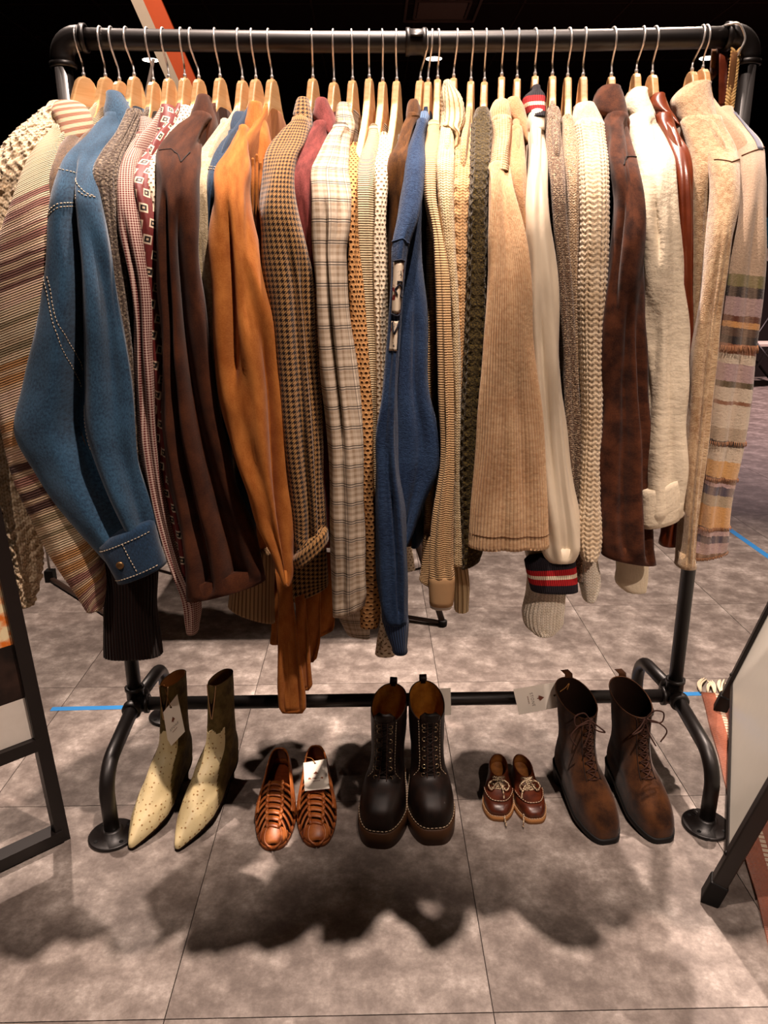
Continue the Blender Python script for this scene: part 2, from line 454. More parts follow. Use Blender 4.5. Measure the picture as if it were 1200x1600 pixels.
# ------------------------------------------------------------------ cloth lofts
class Lobe: pass
def rows3(rows):
    C, Hx, vm = [], [], []
    for r in rows:
        if len(r) == 4: v, xl, xr, y = r; vl = vr = v
        else: xl, vl, xr, vr, y = r
        a, b = P(xl, vl, y), P(xr, vr, y)
        C.append((a + b) / 2); Hx.append((b - a) / 2); vm.append((vl + vr) / 2)
    return np.array(C), np.array(Hx), np.array(vm, float)
def loft(C, Hx, B, vm, res=0.009, nu=56, ex=0.85, folds=(), wr=0.0, disp=None, pleat=None, dirv=(0, -1, 0), open_bottom=True, seed=1, rim=0.03, capz=0.010):
    """rings of half-width vector Hx and half-depth B around centres C, lofted top to bottom"""
    C = np.asarray(C, float); Hx = np.asarray(Hx, float); B = np.broadcast_to(np.asarray(B, float), (len(C),))
    s = np.concatenate([[0], np.cumsum(np.linalg.norm(np.diff(C, axis=0), axis=1))])
    nt = max(6, int(s[-1] / res) + 1)
    si = np.linspace(0, s[-1], nt)
    Ci, Hi, Bi, vi = hermite(s, C, si), hermite(s, Hx, si), hermite(s, B, si), np.interp(si, s, vm)
    ph = np.linspace(0, 2 * math.pi, nu, endpoint=False)
    sx = np.sign(np.sin(ph)) * np.abs(np.sin(ph)) ** ex; cy = np.sign(np.cos(ph)) * np.abs(np.cos(ph)) ** ex
    D = np.array(dirv, float)
    a = np.linalg.norm(Hi, axis=1)
    hd = Hi / (a[:, None] + 1e-9)
    G = Ci[:, None] + Hi[:, None] * sx[None, :, None] + D[None, None] * (Bi[:, None] * cy[None])[..., None]
    nx = np.sin(ph)[None] / a[:, None]; ny = np.cos(ph)[None] / Bi[:, None]
    nl = np.sqrt(nx**2 + ny**2); nx /= nl; ny /= nl
    Nn = hd[:, None] * nx[..., None] + D * ny[..., None]
    # arc length round the ring, zero at the front
    ring = G[nt // 2]
    seg = np.linalg.norm(np.roll(ring, -1, 0) - ring, axis=1)
    arc = np.concatenate([[0], np.cumsum(seg)])[:-1]; tot = seg.sum()
    arc = np.where(ph > math.pi, arc - tot, arc)
    U = np.broadcast_to(arc[None], (nt, nu)); Vv = np.broadcast_to(si[:, None], (nt, nu))
    T = si / s[-1]
    dis = np.zeros((nt, nu))
    rs = np.random.RandomState(seed)
    if wr:
        for _ in range(5):
            k, w, p, q = rs.randint(1, 4), rs.uniform(4, 15), rs.uniform(0, 6.28), rs.uniform(0.6, 1)
            dis += wr * q * 0.5 * np.sin(k * ph[None] + w * Vv + p + 1.5 * np.sin(7 * Vv + p))
        for _ in range(3):
            w, p, k2 = rs.uniform(22, 45), rs.uniform(0, 6.28), rs.uniform(1, 2)
            dis += wr * 0.28 * np.sin(w * Vv + 3 * np.sin(k2 * ph[None] + p)) * (0.5 + 0.5 * np.sin(9 * Vv + p * 2 + k2 * ph[None]))
    front = np.clip(np.cos(ph), 0, 1)[None] ** 0.3
    for (s0, s1, w, dep, t0, t1) in folds:
        tt = np.clip((vi - t0) / max(1e-6, (t1 - t0)), 0, 1)
        if t1 >= 780: t1 = t1 + 160
        win = np.clip((vi - t0) / 110, 0, 1) * np.clip((t1 - vi) / 90, 0, 1); win = win * win * (3 - 2 * win)
        sc = s0 + (s1 - s0) * tt
        dis -= dep * win[:, None] * front * np.exp(-((sx[None] - sc[:, None]) / w) ** 2)
    if pleat:
        n_, A_, p_ = pleat
        grow = np.clip((T - 0.12) / 0.5, 0, 1)[:, None]
        dis += A_ * grow * front * np.sin(2 * math.pi * (n_ * sx[None] * 0.5 + p_ + 0.22 * np.sin(5 * Vv + p_ * 9)))
    if disp is not None: dis = dis + disp(U, Vv)
    edge = np.minimum(1, np.minimum(T, 1 - T) / 0.03)[:, None] if disp is None else 1.0
    G = G + Nn * (dis * edge)[..., None]
    rows = []; uvr = []
    for k, zz in ((0.55, capz), (0.86, capz * 0.7)):          # rounded top
        rows.append(Ci[0] + (G[0] - Ci[0]) * k + np.array([0, 0, zz])); uvr.append(np.stack([U[0], np.full(nu, -0.004)], 1))
    for i in range(nt): rows.append(G[i]); uvr.append(np.stack([U[i], Vv[i]], 1))
    if open_bottom:
        dn = Ci[-1] - Ci[-2]; dn /= np.linalg.norm(dn)
        for k, up in ((0.93, -0.0015), (0.84, 0.004), (0.80, rim)):
            rows.append(Ci[-1] + (G[-1] - Ci[-1]) * k - dn * up); uvr.append(np.stack([U[-1], np.full(nu, s[-1] - up)], 1))
    R_ = np.array(rows); n = len(R_)
    V = R_.reshape(-1, 3); uv = np.concatenate(uvr)
    Fc = grid_faces(n, nu)
    Fc.append(tuple(range(nu))[::-1]); Fc.append(tuple((n - 1) * nu + k for k in range(nu)))
    L = Lobe(); L.V, L.F, L.uv, L.G, L.N, L.si, L.vi, L.sx, L.cy, L.len, L.ph = V, Fc, uv, G, Nn, si, vi, sx, cy, s[-1], ph
    return L
def lobe(rows, b=0.03, **kw):
    C, Hx, vm = rows3(rows)
    B = np.array([b] * len(rows)) if np.isscalar(b) else np.array(b)
    return loft(C, Hx, B, vm, **kw)
def at(L, v, s, off=0.0):
    """point of the lobe's front surface at photo row v and cross position s in -1..1"""
    t = np.interp(v, L.vi, np.arange(len(L.vi)))
    fr = np.argsort(L.sx + (L.cy < 0) * 10)[: int((L.cy >= 0).sum())]
    k = np.interp(s, L.sx[fr], np.arange(len(fr)))
    def g(A):
        t0, k0 = int(t), int(k); t1, k1 = min(t0 + 1, len(A) - 1), min(k0 + 1, len(fr) - 1)
        a = A[t0][fr[k0]] * (1 - k + k0) + A[t0][fr[k1]] * (k - k0); c = A[t1][fr[k0]] * (1 - k + k0) + A[t1][fr[k1]] * (k - k0)
        return a * (1 - t + t0) + c * (t - t0)
    return g(L.G) + g(L.N) * off
def seam(L, vs, off=0.0006, n=60):
    vs = np.array(vs, float); i = np.linspace(0, len(vs) - 1, n)
    return np.array([at(L, np.interp(k, range(len(vs)), vs[:, 0]), np.interp(k, range(len(vs)), vs[:, 1]), off) for k in i])
def stitches(pts, r=0.0009, ln=0.0042, gap=0.0026):
    pts = np.asarray(pts); d = np.concatenate([[0], np.cumsum(np.linalg.norm(np.diff(pts, axis=0), axis=1))])
    ms = []; q = 0.0
    while q + ln < d[-1]:
        p = np.stack([np.interp(np.linspace(q, q + ln, 3), d, pts[:, k]) for k in range(3)], 1)
        ms.append(tube(p, r, 5)); q += ln + gap
    return merge(*ms)
def vlen(rows, v):
    C, H, vm = rows3(rows)
    s = np.concatenate([[0], np.cumsum(np.linalg.norm(np.diff(C, axis=0), axis=1))])
    return float(np.interp(v, vm, s))

# knitted relief: functions of (u, v) in metres
def d_knit(p, amp, h=None):
    h = h or p * 0.75
    def f(u, v):
        c = (u / p) % 1.0 - 0.5
        ph = (v / h + np.abs(c) * 1.1) % 1.0
        return amp * ((1 - np.abs(4 * np.abs(c) - 1)) * 0.6 + 0.55 * np.sin(np.pi * ph))
    return f
def d_rib(p, amp): return lambda u, v: amp * (np.abs(np.cos(np.pi * u / p)) ** 1.0 - 0.5)
def d_purl(p, amp): return lambda u, v: amp * np.abs(np.sin(np.pi * (v / p + 0.15 * np.sin(u * 120)))) * (0.8 + 0.2 * np.sin(u * 700))
def d_cable(w, L, amp, k):
    def f(u, v):
        c = ((u / w) % 1.0) - 0.5
        a = 0.22 * np.sin(2 * np.pi * v / L)
        st = np.maximum(np.exp(-((c - a) / 0.14) ** 2), np.exp(-((c + a) / 0.14) ** 2))
        return amp * st + k(u, v) * 0.6
    return f

# ------------------------------------------------------------------ fabrics
LEXP, LK = 1.2, 0.82     # dyed cloth: deeper, more saturated than the swatch values
def kb(u, v, p, h):
    c = absx(fract(u / p) - 0.5); ph = fract(v / h + c * 1.1)
    return (1.0 - absx(c * 4.0 - 1.0)) * 0.5 + sin(ph * 3.14159) * 0.5
def suede(name, a, b, sheen=0.08, streak=1.0):
    def fn():
        u, v = uvs(); n1 = noise(comb(u * 1.6, v * 0.7 * streak), 22, 4, 0.6); n2 = noise(comb(u, v), 420, 2)
        return mixc(sstep(n1 * 0.75 + n2 * 0.25, 0.32, 0.68), lin(a), lin(b)), n1 * 0.6 + n2 * 0.5
    return mat(name, fn, 0.92, 0.12, sheen, bump=0.35, dist=0.0015)
def knit(name, a, b, p=0.005, h=0.004, ns=60, fuzz=0.3, sheen=0.3, bump=0.7, flecks=None):
    def fn():
        u, v = uvs(); k = kb(u, v, p, h); n = noise(comb(u, v), ns, 3); f = noise(comb(u, v), 700, 2)
        c = mixc(sstep(n * 0.55 + k * 0.45, 0.28, 0.72), lin(a), lin(b))
        if flecks: c = mixc(sstep(noise(comb(u, v), 160, 2), 0.66, 0.70), c, lin(flecks))
        return c, k + f * fuzz
    return mat(name, fn, 0.95, 0.1, sheen, bump=bump, dist=0.002)
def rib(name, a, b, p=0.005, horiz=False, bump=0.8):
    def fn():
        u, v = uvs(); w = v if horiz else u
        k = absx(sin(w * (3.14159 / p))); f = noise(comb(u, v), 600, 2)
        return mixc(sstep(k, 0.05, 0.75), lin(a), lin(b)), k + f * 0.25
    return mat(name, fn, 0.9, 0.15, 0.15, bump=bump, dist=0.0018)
def marl(name, a, b, c3, p=0.006):
    def fn():
        u, v = uvs(); d = voro(comb(u, v), 260); n = noise(comb(u, v), 330, 2); k = kb(u, v, p, p * 0.8)
        c = mixc(sstep(n, 0.38, 0.62), lin(a), lin(b)); c = mixc(sstep(d, 0.45, 0.7), c, lin(c3))
        return c, k * 0.6 + n * 0.8
    return mat(name, fn, 0.95, 0.1, 0.25, bump=0.9, dist=0.002)
def fuzzy(name, a, b, sc=90, sheen=0.5):
    def fn():
        u, v = uvs(); n = noise(comb(u * 1.0, v * 0.8), sc, 5, 0.75); m = noise(comb(u, v), 500, 2); g = noise(comb(u, v), 14, 2)
        return mixc(sstep(n * 0.5 + m * 0.25 + g * 0.25, 0.34, 0.66), lin(a), lin(b)), n + m * 0.7
    return mat(name, fn, 0.97, 0.08, sheen, bump=0.9, dist=0.002)
def denim(name, a, b):
    def fn():
        u, v = uvs(); n = noise(comb(u * 1.0, v * 0.5), 380, 3, 0.7); g = noise(comb(u, v), 18, 3); tw = absx(sin((u + v) * 2600.0))
        return mixc(sstep(n * 0.6 + g * 0.3 + tw * 0.1, 0.3, 0.72), lin(a), lin(b)), n + tw * 0.3
    return mat(name, fn, 0.88, 0.18, 0.2, bump=0.4, dist=0.001)
def linen(name, a, b, sc=55.0):
    def fn():
        u, v = uvs(); n = noise(comb(u * 0.6, v * 2.0), sc, 4); n2 = noise(comb(u * 2.2, v * 0.5), sc * 1.5, 3); w = noise(comb(u, v), 26, 4, 0.65)
        return mixc(n * 0.5 + n2 * 0.5, lin(a), lin(b)), n * 0.4 + n2 * 0.4 + w * 1.6
    return mat(name, fn, 0.85, 0.15, 0.1, bump=0.5, dist=0.004)
def gingham_fn():
    u, v = uvs(); p = 0.0046
    su = fract(u / p) < 0.55; sv = fract(v / p) < 0.55
    c = mixc((su + sv) * 0.5, lin((222, 200, 186)), lin((112, 38, 42)))
    return c, noise(comb(u, v), 300, 2)
def houndstooth_fn():
    u, v = uvs(); p = 0.0095
    a = fract(u / p) < 0.5; b = fract(v / p) < 0.5; d = fract((u + v) * (2.0 / p)) < 0.5
    same = 1.0 - absx(a - b)
    k = same * a + (1.0 - same) * d
    f = noise(comb(u, v), 500, 2)
    return mixc(k, lin((184, 146, 98)), lin((42, 24, 15))), f
def plaid_fn():
    u, v = uvs(); p = 0.036
    band = lambda w, o: sstep(absx(fract(w / p + o) - 0.5), 0.30, 0.14)
    line = lambda w, o, k: absx(fract(w / p + o) - 0.5) < k
    fb = lambda w: sstep(absx(fract(w / 0.012) - 0.5), 0.32, 0.18)
    c = mixc((band(u, 0.0) + band(v, 0.2)) * 0.16 + (fb(u) + fb(v)) * 0.24, lin((234, 220, 200)), lin((150, 124, 94)))
    dl = maxx(line(v, 0.60, 0.028), line(v, 0.48, 0.028)); dv = maxx(line(u, 0.57, 0.018), line(u, 0.45, 0.018))
    c = mixc(dl * 0.82, c, lin((52, 42, 46))); c = mixc(dv * 0.6, c, lin((70, 58, 56)))
    return c, noise(comb(u * 2.0, v), 120, 3)
def foulard_fn():
    u, v = uvs(); p = 0.027
    r = fract(v / p) ; row = v / p - r
    x = fract(u / p + row * 0.5) - 0.5; y = r - 0.5
    d = maxx(absx(x + y * 0.25), absx(y - x * 0.25))
    ring = (d < 0.30) * (d > 0.19); core = (d < 0.12)
    n = noise(comb(u, v), 260, 2)
    c = mixc(n, lin((112, 36, 34)), lin((136, 50, 44)))
    c = mixc(maxx(ring, core * 0.0), c, lin((228, 208, 184))); c = mixc((d < 0.19), c, lin((38, 22, 22))); c = mixc((d < 0.07), c, lin((214, 190, 160)))
    return c, n
def open_fn(a, hole, p=0.010):
    def fn():
        u, v = uvs(); r = fract(v / p); row = v / p - r
        x = fract(u / p + row * 0.5) - 0.5; y = r - 0.5
        d = powx(x * x + y * y, 0.5); n = noise(comb(u, v), 300, 2)
        return mixc(sstep(d, 0.27, 0.17), mixc(n, lin(a), tuple(min(1, q * 1.25) for q in lin(a))), lin(hole)), sstep(d, 0.12, 0.42) + n * 0.3
    return fn
CREAM = (226, 208, 174)
m_cream_chunky = knit('cream_chunky_wool', (190, 166, 134), (234, 216, 188), 0.0095, 0.0075, 40, 0.4, 0.2, 0.5, flecks=(58, 44, 32))
m_fuzz_brown = fuzzy('brown_mohair', (70, 48, 30), (132, 104, 72), 120)
m_brown_rib = rib('dark_brown_rib', (22, 10, 7), (52, 30, 22), 0.006)
m_denim = denim('mid_blue_denim', (24, 50, 74), (74, 114, 142))
m_denim_dk = denim('dark_and_shaded_denim', (18, 38, 60), (52, 88, 118))  # denim shirt's own dark dye; doubles as shaded copy for the jacket cuff
m_thread = plain('cream_thread', (214, 200, 178), 0.8)
m_grey_knit = marl('grey_brown_wool', (74, 62, 54), (156, 142, 124), (98, 84, 74), 0.011)
m_gingham = mat('red_gingham', gingham_fn, 0.85, 0.15, bump=0.15)
m_foulard = mat('burgundy_foulard', foulard_fn, 0.6, 0.3, 0.1, bump=0.1)
m_eyelet = mat('white_eyelet', open_fn((226, 214, 192), (120, 100, 80), 0.009), 0.85, 0.15, bump=0.3)
m_brown_suede = suede('chocolate_suede', (64, 34, 18), (100, 60, 36))
m_cream_fluff = fuzzy('cream_fluffy_wool', (176, 156, 118), (232, 216, 184), 140)
m_tan_suede = suede('tan_suede', (168, 104, 46), (202, 138, 74))
m_hound = mat('brown_houndstooth', houndstooth_fn, 0.9, 0.12, 0.2, bump=0.3)
m_rose = suede('dusty_rose_suede', (98, 46, 44), (156, 86, 82))
m_plaid = mat('cream_plaid', plaid_fn, 0.85, 0.15, bump=0.25, dist=0.002)
m_crochet = mat('tan_crochet', open_fn((200, 156, 108), (70, 40, 18), 0.0085), 0.95, 0.1, bump=0.8)
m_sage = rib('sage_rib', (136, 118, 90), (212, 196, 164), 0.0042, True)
m_pointelle = mat('white_pointelle', open_fn((228, 214, 190), (150, 126, 98), 0.008), 0.9, 0.12, bump=0.6)
m_olive_suede = suede('olive_brown_suede', (62, 38, 16), (122, 84, 42))
m_fleece = fuzzy('blue_fleece', (32, 50, 80), (70, 94, 126), 220, 0.12)
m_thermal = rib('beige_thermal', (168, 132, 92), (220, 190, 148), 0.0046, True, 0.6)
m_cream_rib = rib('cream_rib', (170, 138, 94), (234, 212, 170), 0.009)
m_cream_knit = knit('cream_fine_knit', (190, 164, 122), (236, 218, 180), 0.006, 0.005, 60, 0.3)
m_cable = knit('tan_cable_cotton', (186, 142, 94), (224, 188, 142), 0.007, 0.006)
m_moss = marl('moss_wool', (48, 38, 16), (112, 96, 50), (74, 62, 28), 0.012)
def cord_fn():
    u, v = uvs(); k = absx(sin(u * (3.14159 / 0.0046) + 1.5708)); n = noise(comb(u, v), 120, 4, 0.7); g = noise(comb(u, v), 10, 2)
    c = mixc(sstep(n * 0.6 + g * 0.4, 0.34, 0.66), lin((206, 168, 128)), lin((232, 202, 164)))
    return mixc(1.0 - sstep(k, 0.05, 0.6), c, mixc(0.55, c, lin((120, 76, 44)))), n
m_cord = mat('cream_corduroy', cord_fn, 0.95, 0.1, 0.2, bump=0.5)
m_camel = fuzzy('camel_wool', (188, 144, 102), (218, 180, 138), 160, 0.3)
def satin_fn():
    u, v = uvs(); n = noise(comb(u * 1.4, v * 0.5), 20, 4); return mixc(n, lin((224, 208, 182)), lin((238, 226, 204))), n
m_satin = mat('ivory_silk', satin_fn, 0.42, 0.35, 0.1, bump=0.3, dist=0.006)
m_marl = marl('grey_marl', (84, 66, 54), (206, 184, 156), (136, 112, 92), 0.005)
m_oat_marl = marl('oatmeal_marl', (132, 104, 78), (226, 206, 176), (186, 160, 128), 0.006)
m_mohair = fuzzy('cream_mohair', (208, 182, 146), (242, 226, 198), 120)
m_choc = suede('dark_brown_suede', (58, 31, 18), (108, 66, 42), 0.08, 2.0)
m_linen = linen('white_linen', (214, 200, 174), (240, 228, 206))
def leather_fn():
    u, v = uvs(); n = noise(comb(u, v), 40, 4); g = voro(comb(u, v), 500); return mixc(n, lin((104, 48, 24)), lin((142, 74, 42))), g * 0.3 + n * 0.5
m_leather = mat('cognac_leather', leather_fn, 0.33, 0.5, bump=0.25, dist=0.001)
m_oat = fuzzy('oatmeal_wool', (160, 124, 86), (222, 198, 162), 110)
m_white_knit = knit('white_wool_knit', (222, 208, 184), (252, 244, 228), 0.007, 0.006)

# ------------------------------------------------------------------ garments
GARM = {}
def sub(p, name, L, m): return part(name, L.V, L.F, m, p, uv=L.uv)
def garment(i, name, cat, label, what, rows, m, b=0.03, hem=0.66, nd=0.058, th=0.0105, body_m=None, body_w=0.19, collar=None, collar_m=None, collar_b=0.035,
            nu=56, res=0.009, wr=0.004, folds=(), disp=None, rear=True, ex=0.85, pleat=None):
    if pleat is None and disp is None: pleat = (1.3 + 0.5 * ((i * 7) % 3), 0.0045, (i * 0.37) % 1)
    if collar is not None:
        c0, c1 = collar[0], collar[1]; mid = (c0[1] + c0[2]) / 2; hw = max((c0[2] - c0[1]) / 2, 0.37 * (c1[2] - c1[1])); collar = [(c0[0], mid - hw, mid + hw, c0[3])] + list(collar[1:])
    C, _, vm = rows3(rows)
    k = int(np.argmin(np.abs(C[:, 1] + 0.205)))
    N, yaw = make_hanger(i, C[k], what)
    g = empty(name, (N[0], 0, hem), label, cat, 'garments on the rail')
    L = lobe(rows, b, nu=nu, res=res, wr=wr, folds=folds, disp=disp, pleat=pleat, seed=i + 3, ex=ex)
    sl = sub(g, 'sleeve', L, m)
    if rear:
        o = bpy.data.objects.new('sleeve', sl.data); link(o); o.parent = g; o.rotation_euler = (0, 0, math.pi)
    # body: a thin folded slab along the hanger
    dv = np.array([math.sin(yaw), -math.cos(yaw), 0]); pv = np.array([math.cos(yaw), math.sin(yaw), 0])
    z0 = N[2] - nd
    prof = [(0.0, 0.045, 0.7), (0.03, 0.085, 0.9), (0.065, 0.145, 1.0), (0.10, body_w - 0.01, 1.0), (0.16, body_w, 1.05), (0.35, body_w, 1.15), (z0 - hem, body_w + 0.005, 1.2)]
    Cb = [np.array([N[0], 0, z0 - d]) for d, w, t in prof]; Hb = [pv * th * t for d, w, t in prof]; Bb = [w for d, w, t in prof]
    Lb = loft(Cb, Hb, Bb, [0] * len(prof), nu=44, res=0.02, ex=0.6, wr=0.0018, dirv=dv, seed=i + 50)
    sub(g, 'body', Lb, body_m or m)
    if collar is not None:
        Lc = lobe(collar, collar_b, nu=40, res=0.006, wr=0.0008, seed=i + 90, rim=0.01, capz=0.003)
        sub(g, 'collar', Lc, collar_m or m)
    GARM[i] = (g, L)
    return g, L
def extra(g, name, rows, m, b=0.025, **kw):
    L = lobe(rows, b, **{**dict(nu=44, res=0.009, wr=0.002), **kw}); o = sub(g, name, L, m); return o, L

# 0 chunky cream sweater, far left
garment(0, 'chunky_sweater', 'sweater', 'chunky cream flecked wool sweater at the far left end of the rail', 'chunky cream sweater',
        [(168, 80, 122, -.04), (190, 50, 112, -.07), (220, 20, 92, -.11), (260, -5, 78, -.14), (330, -25, 60, -.16), (450, -45, 48, -.185), (600, -45, 36, -.205), (760, -38, 50, -.225), (850, -12, 58, -.23), (900, 12, 56, -.23), (944, 22, 46, -.23)],
        m_cream_chunky, 0.03, hem=0.70, nu=200, res=0.0024, body_w=0.15, disp=lambda u, v: d_cable(0.04, 0.05, 0.005, d_knit(0.0095, 0.0045))(u, v) + 0.002 * np.sin(u * 330 + 2 * np.sin(v * 90)) * np.sin(v * 290))
# 1 striped cotton cardigan
rows = [(205, 88, 102, -.10), (240, 52, 96, -.165), (300, 28, 84, -.215), (400, 0, 87, -.25), (500, -10, 88, -.262), (600, -6, 94, -.262), (700, 12, 112, -.272), (800, 48, 140, -.278), (880, 88, 158, -.278), (925, 125, 162, -.275), (948, 142, 158, -.275)]
Ls = vlen(rows, 948)
def stripes(rows, seq, Ls, wob=0.35, ns=14):
    st = [(max(0.0, min(1.0, vlen(rows, v) / Ls)), lin(c)) for v, c in seq]
    def fn():
        u, v = uvs(); n = noise(comb(u, v), ns, 2); f = noise(comb(u, v), 500, 2); k = absx(sin((v + u * wob) * (3.14159 / 0.0045)))
        w = (v + u * wob + (n - 0.5) * 0.012) / Ls
        c = ramp(w, st, True); c = mixc((fract((v + u * wob + (n - 0.5) * 0.01) * 38.0) < 0.42) * 0.6, c, lin((214, 192, 162))); c = mixc(1.0 - sstep(k, 0.0, 0.6), c, mixc(0.45, c, (0.02, 0.01, 0.008)))
        return c, k + f * 0.3
    return fn
S_, MV, PK, GR, OC, DK = (208, 192, 164), (156, 116, 104), (212, 186, 164), (160, 146, 118), (186, 144, 98), (86, 60, 52)
m_stripe = mat('striped_cotton', stripes(rows, [(205, S_), (303, MV), (312, PK), (322, MV), (345, PK), (356, MV), (385, PK), (398, (128, 94, 84)), (445, PK), (470, S_), (490, GR), (505, S_), (520, GR), (545, S_), (556, OC), (600, PK), (640, OC), (680, PK), (705, DK), (730, MV), (745, DK), (790, GR), (805, S_), (818, GR), (832, S_), (845, OC), (890, MV), (905, OC), (915, MV)], Ls), 0.92, 0.1, 0.2, bump=0.8, dist=0.002)
g, L = garment(1, 'striped_cardigan', 'cardigan', 'cream and mauve striped cotton cardigan with folded collar, left of the denim jacket', 'striped cardigan', rows, m_stripe, 0.032, hem=0.68, nu=110, res=0.0024,
        disp=lambda u, v: 0.0011 * np.abs(np.sin(np.pi * (v + 0.35 * u) / 0.0075)), wr=0.003,
        collar=[(163, 95, 125, -.055), (178, 84, 140, -.075), (195, 90, 144, -.085), (215, 97, 141, -.095), (240, 96, 126, -.105), (262, 92, 112, -.12)],
        collar_m=mat('collar_stripes', lambda: (lambda u, v: (mixc(sstep(sin((v * 1.0 + u * 0.3) * 420.0), -0.2, 0.3), lin((176, 132, 110)), lin((226, 204, 172))), absx(sin(v * 1400.0))))(*uvs()), 0.92, 0.1, 0.2, bump=0.5))
# 2 brown mohair with ribbed hem
g, L = garment(2, 'mohair_sweater', 'sweater', 'dark brown fuzzy sweater whose wide ribbed cuff hangs below the denim cuff', 'brown fuzzy sweater',
        [(205, 122, 142, -.08), (240, 92, 132, -.15), (280, 77, 125, -.195), (340, 76, 130, -.215), (500, 82, 150, -.225), (700, 110, 200, -.23), (850, 150, 240, -.23), (880, 154, 244, -.23)], m_fuzz_brown, 0.026, hem=0.66)
extra(g, 'rib_cuff', [(872, 150, 244, -.23), (900, 158, 246, -.23), (960, 163, 246, -.23), (1022, 165, 252, -.23)], m_brown_rib, 0.03, nu=150, res=0.004, disp=d_rib(0.007, 0.0025))
# 3 denim jacket
rows = [(185, 165, 195, -.07), (215, 138, 188, -.125), (245, 108, 165, -.18), (270, 97, 154, -.225), (310, 86, 156, -.255), (345, 81, 163, -.265), (420, 75, 180, -.28), (510, 60, 195, -.288), (600, 40, 203, -.292), (680, 29, 210, -.295), (740, 58, 222, -.295), (800, 97, 238, -.295), (850, 142, 250, -.29), (880, 172, 254, -.285)]
g, L = garment(3, 'denim_jacket', 'jacket', 'faded blue denim jacket with white topstitching and a buttoned cuff', 'blue denim jacket', rows, m_denim, [0.03] * 4 + [0.036] * 10, hem=0.68, nu=96, res=0.006, wr=0.004,
        folds=[(-0.22, 0.18, 0.20, 0.075, 230, 980), (0.75, 0.85, 0.2, 0.02, 330, 880)],
        collar=[(147, 174, 186, -.03), (158, 168, 198, -.045), (175, 164, 205, -.06), (190, 165, 208, -.07), (205, 176, 207, -.08), (220, 182, 205, -.09), (234, 184, 192, -.10)], collar_b=0.03)
_, Lc = extra(g, 'cuff', [(155, 853, 240, 815, -.300), (163, 870, 247, 840, -.302), (185, 910, 260, 880, -.302)], m_denim_dk, 0.034, wr=0.001)  # same cloth as the sleeve; its shade is painted in with darker denim
ms = [stitches(seam(L, [(262 + 4, -0.9), (272, -0.2), (292, 0.25), (306, 0.72), (308, 0.9)]))]
for o in (0.0, 0.10):
    ms.append(stitches(seam(L, [(333 + o * 60, -0.95), (322 + o * 60, -0.6), (308 + o * 40, 0.2)])))
    ms.append(stitches(seam(L, [(432, -0.98 + o), (470, -0.78 + o), (520, -0.42 + o), (570, -0.20 + o), (640, 0.05 + o), (700, 0.16 + o)])))
ms.append(stitches(seam(L, [(302, 0.35), (308, 0.6), (310, 0.95)])))
V, Fc = merge(*ms); part('topstitching', V, Fc, m_thread, g)
vm = Lc.vi
ms = [stitches(seam(Lc, [(vm[1], -0.96), (vm[1], 0.9)], 0.001)), stitches(seam(Lc, [(vm[-2], -0.9), (vm[-2], 0.9)], 0.001)), stitches(seam(Lc, [(vm[1], 0.0), (vm[-2], 0.12)], 0.001))]
V, Fc = merge(*ms); part('cuff_stitching', V, Fc, m_thread, g)
bp = at(Lc, vm[len(vm) // 2], -0.35, 0.001)
v, f = lathe([(0.0075, 0), (0.0075, 0.002), (0.005, 0.0035)], bp, (0, -1, 0.1), 16); part('button', v, f, plain('brass_button', (150, 120, 84), 0.35, 0.5, 0.8), g)
# 4 grey heavy knit
garment(4, 'grey_cardigan', 'cardigan', 'heavy grey-brown ribbed wool cardigan between the denim jacket and the gingham shirt', 'grey-brown cardigan',
        [(180, 205, 226, -.07), (210, 188, 213, -.125), (240, 164, 199, -.18), (270, 151, 189, -.22), (310, 156, 188, -.235), (380, 168, 192, -.245), (450, 175, 200, -.25), (600, 195, 225, -.25), (800, 225, 245, -.25)],
        m_grey_knit, 0.026, hem=0.68, nu=110, res=0.004, disp=lambda u, v: d_rib(0.012, 0.003)(u, v) + d_knit(0.012, 0.0012)(u, v))
# 5 gingham
g, L = garment(5, 'gingham_shirt', 'shirt', 'red and white gingham shirt with a long narrow sleeve', 'red gingham shirt',
        [(215, 213, 236, -.105), (256, 188, 219, -.185), (309, 186, 218, -.235), (355, 186, 225, -.255), (440, 203, 237, -.265), (560, 212, 242, -.268), (700, 220, 254, -.27), (800, 240, 268, -.27), (880, 262, 290, -.27), (940, 284, 312, -.27), (985, 292, 310, -.27)],
        m_gingham, 0.022, hem=0.67, wr=0.003, folds=[(-0.4, -0.2, 0.2, 0.014, 320, 700)],
        collar=[(187, 222, 236, -.055), (200, 218, 243, -.07), (215, 215, 246, -.085), (228, 224, 243, -.095), (236, 232, 242, -.105)], collar_b=0.028)
# 6 foulard
g, L = garment(6, 'foulard_shirt', 'shirt', 'burgundy shirt printed with white squares beside the gingham shirt', 'burgundy square-print shirt',
        [(215, 244, 262, -.10), (235, 232, 252, -.14), (264, 214, 240, -.19), (290, 211, 235, -.225), (340, 218, 246, -.245), (440, 226, 251, -.255), (600, 236, 259, -.26), (700, 248, 269, -.262), (800, 266, 286, -.264), (860, 276, 298, -.264), (896, 284, 299, -.264)],
        m_foulard, 0.02, hem=0.66, wr=0.002,
        collar=[(168, 256, 270, -.035), (180, 252, 278, -.05), (200, 247, 277, -.07), (212, 247, 270, -.08), (222, 250, 262, -.09)], collar_b=0.028)
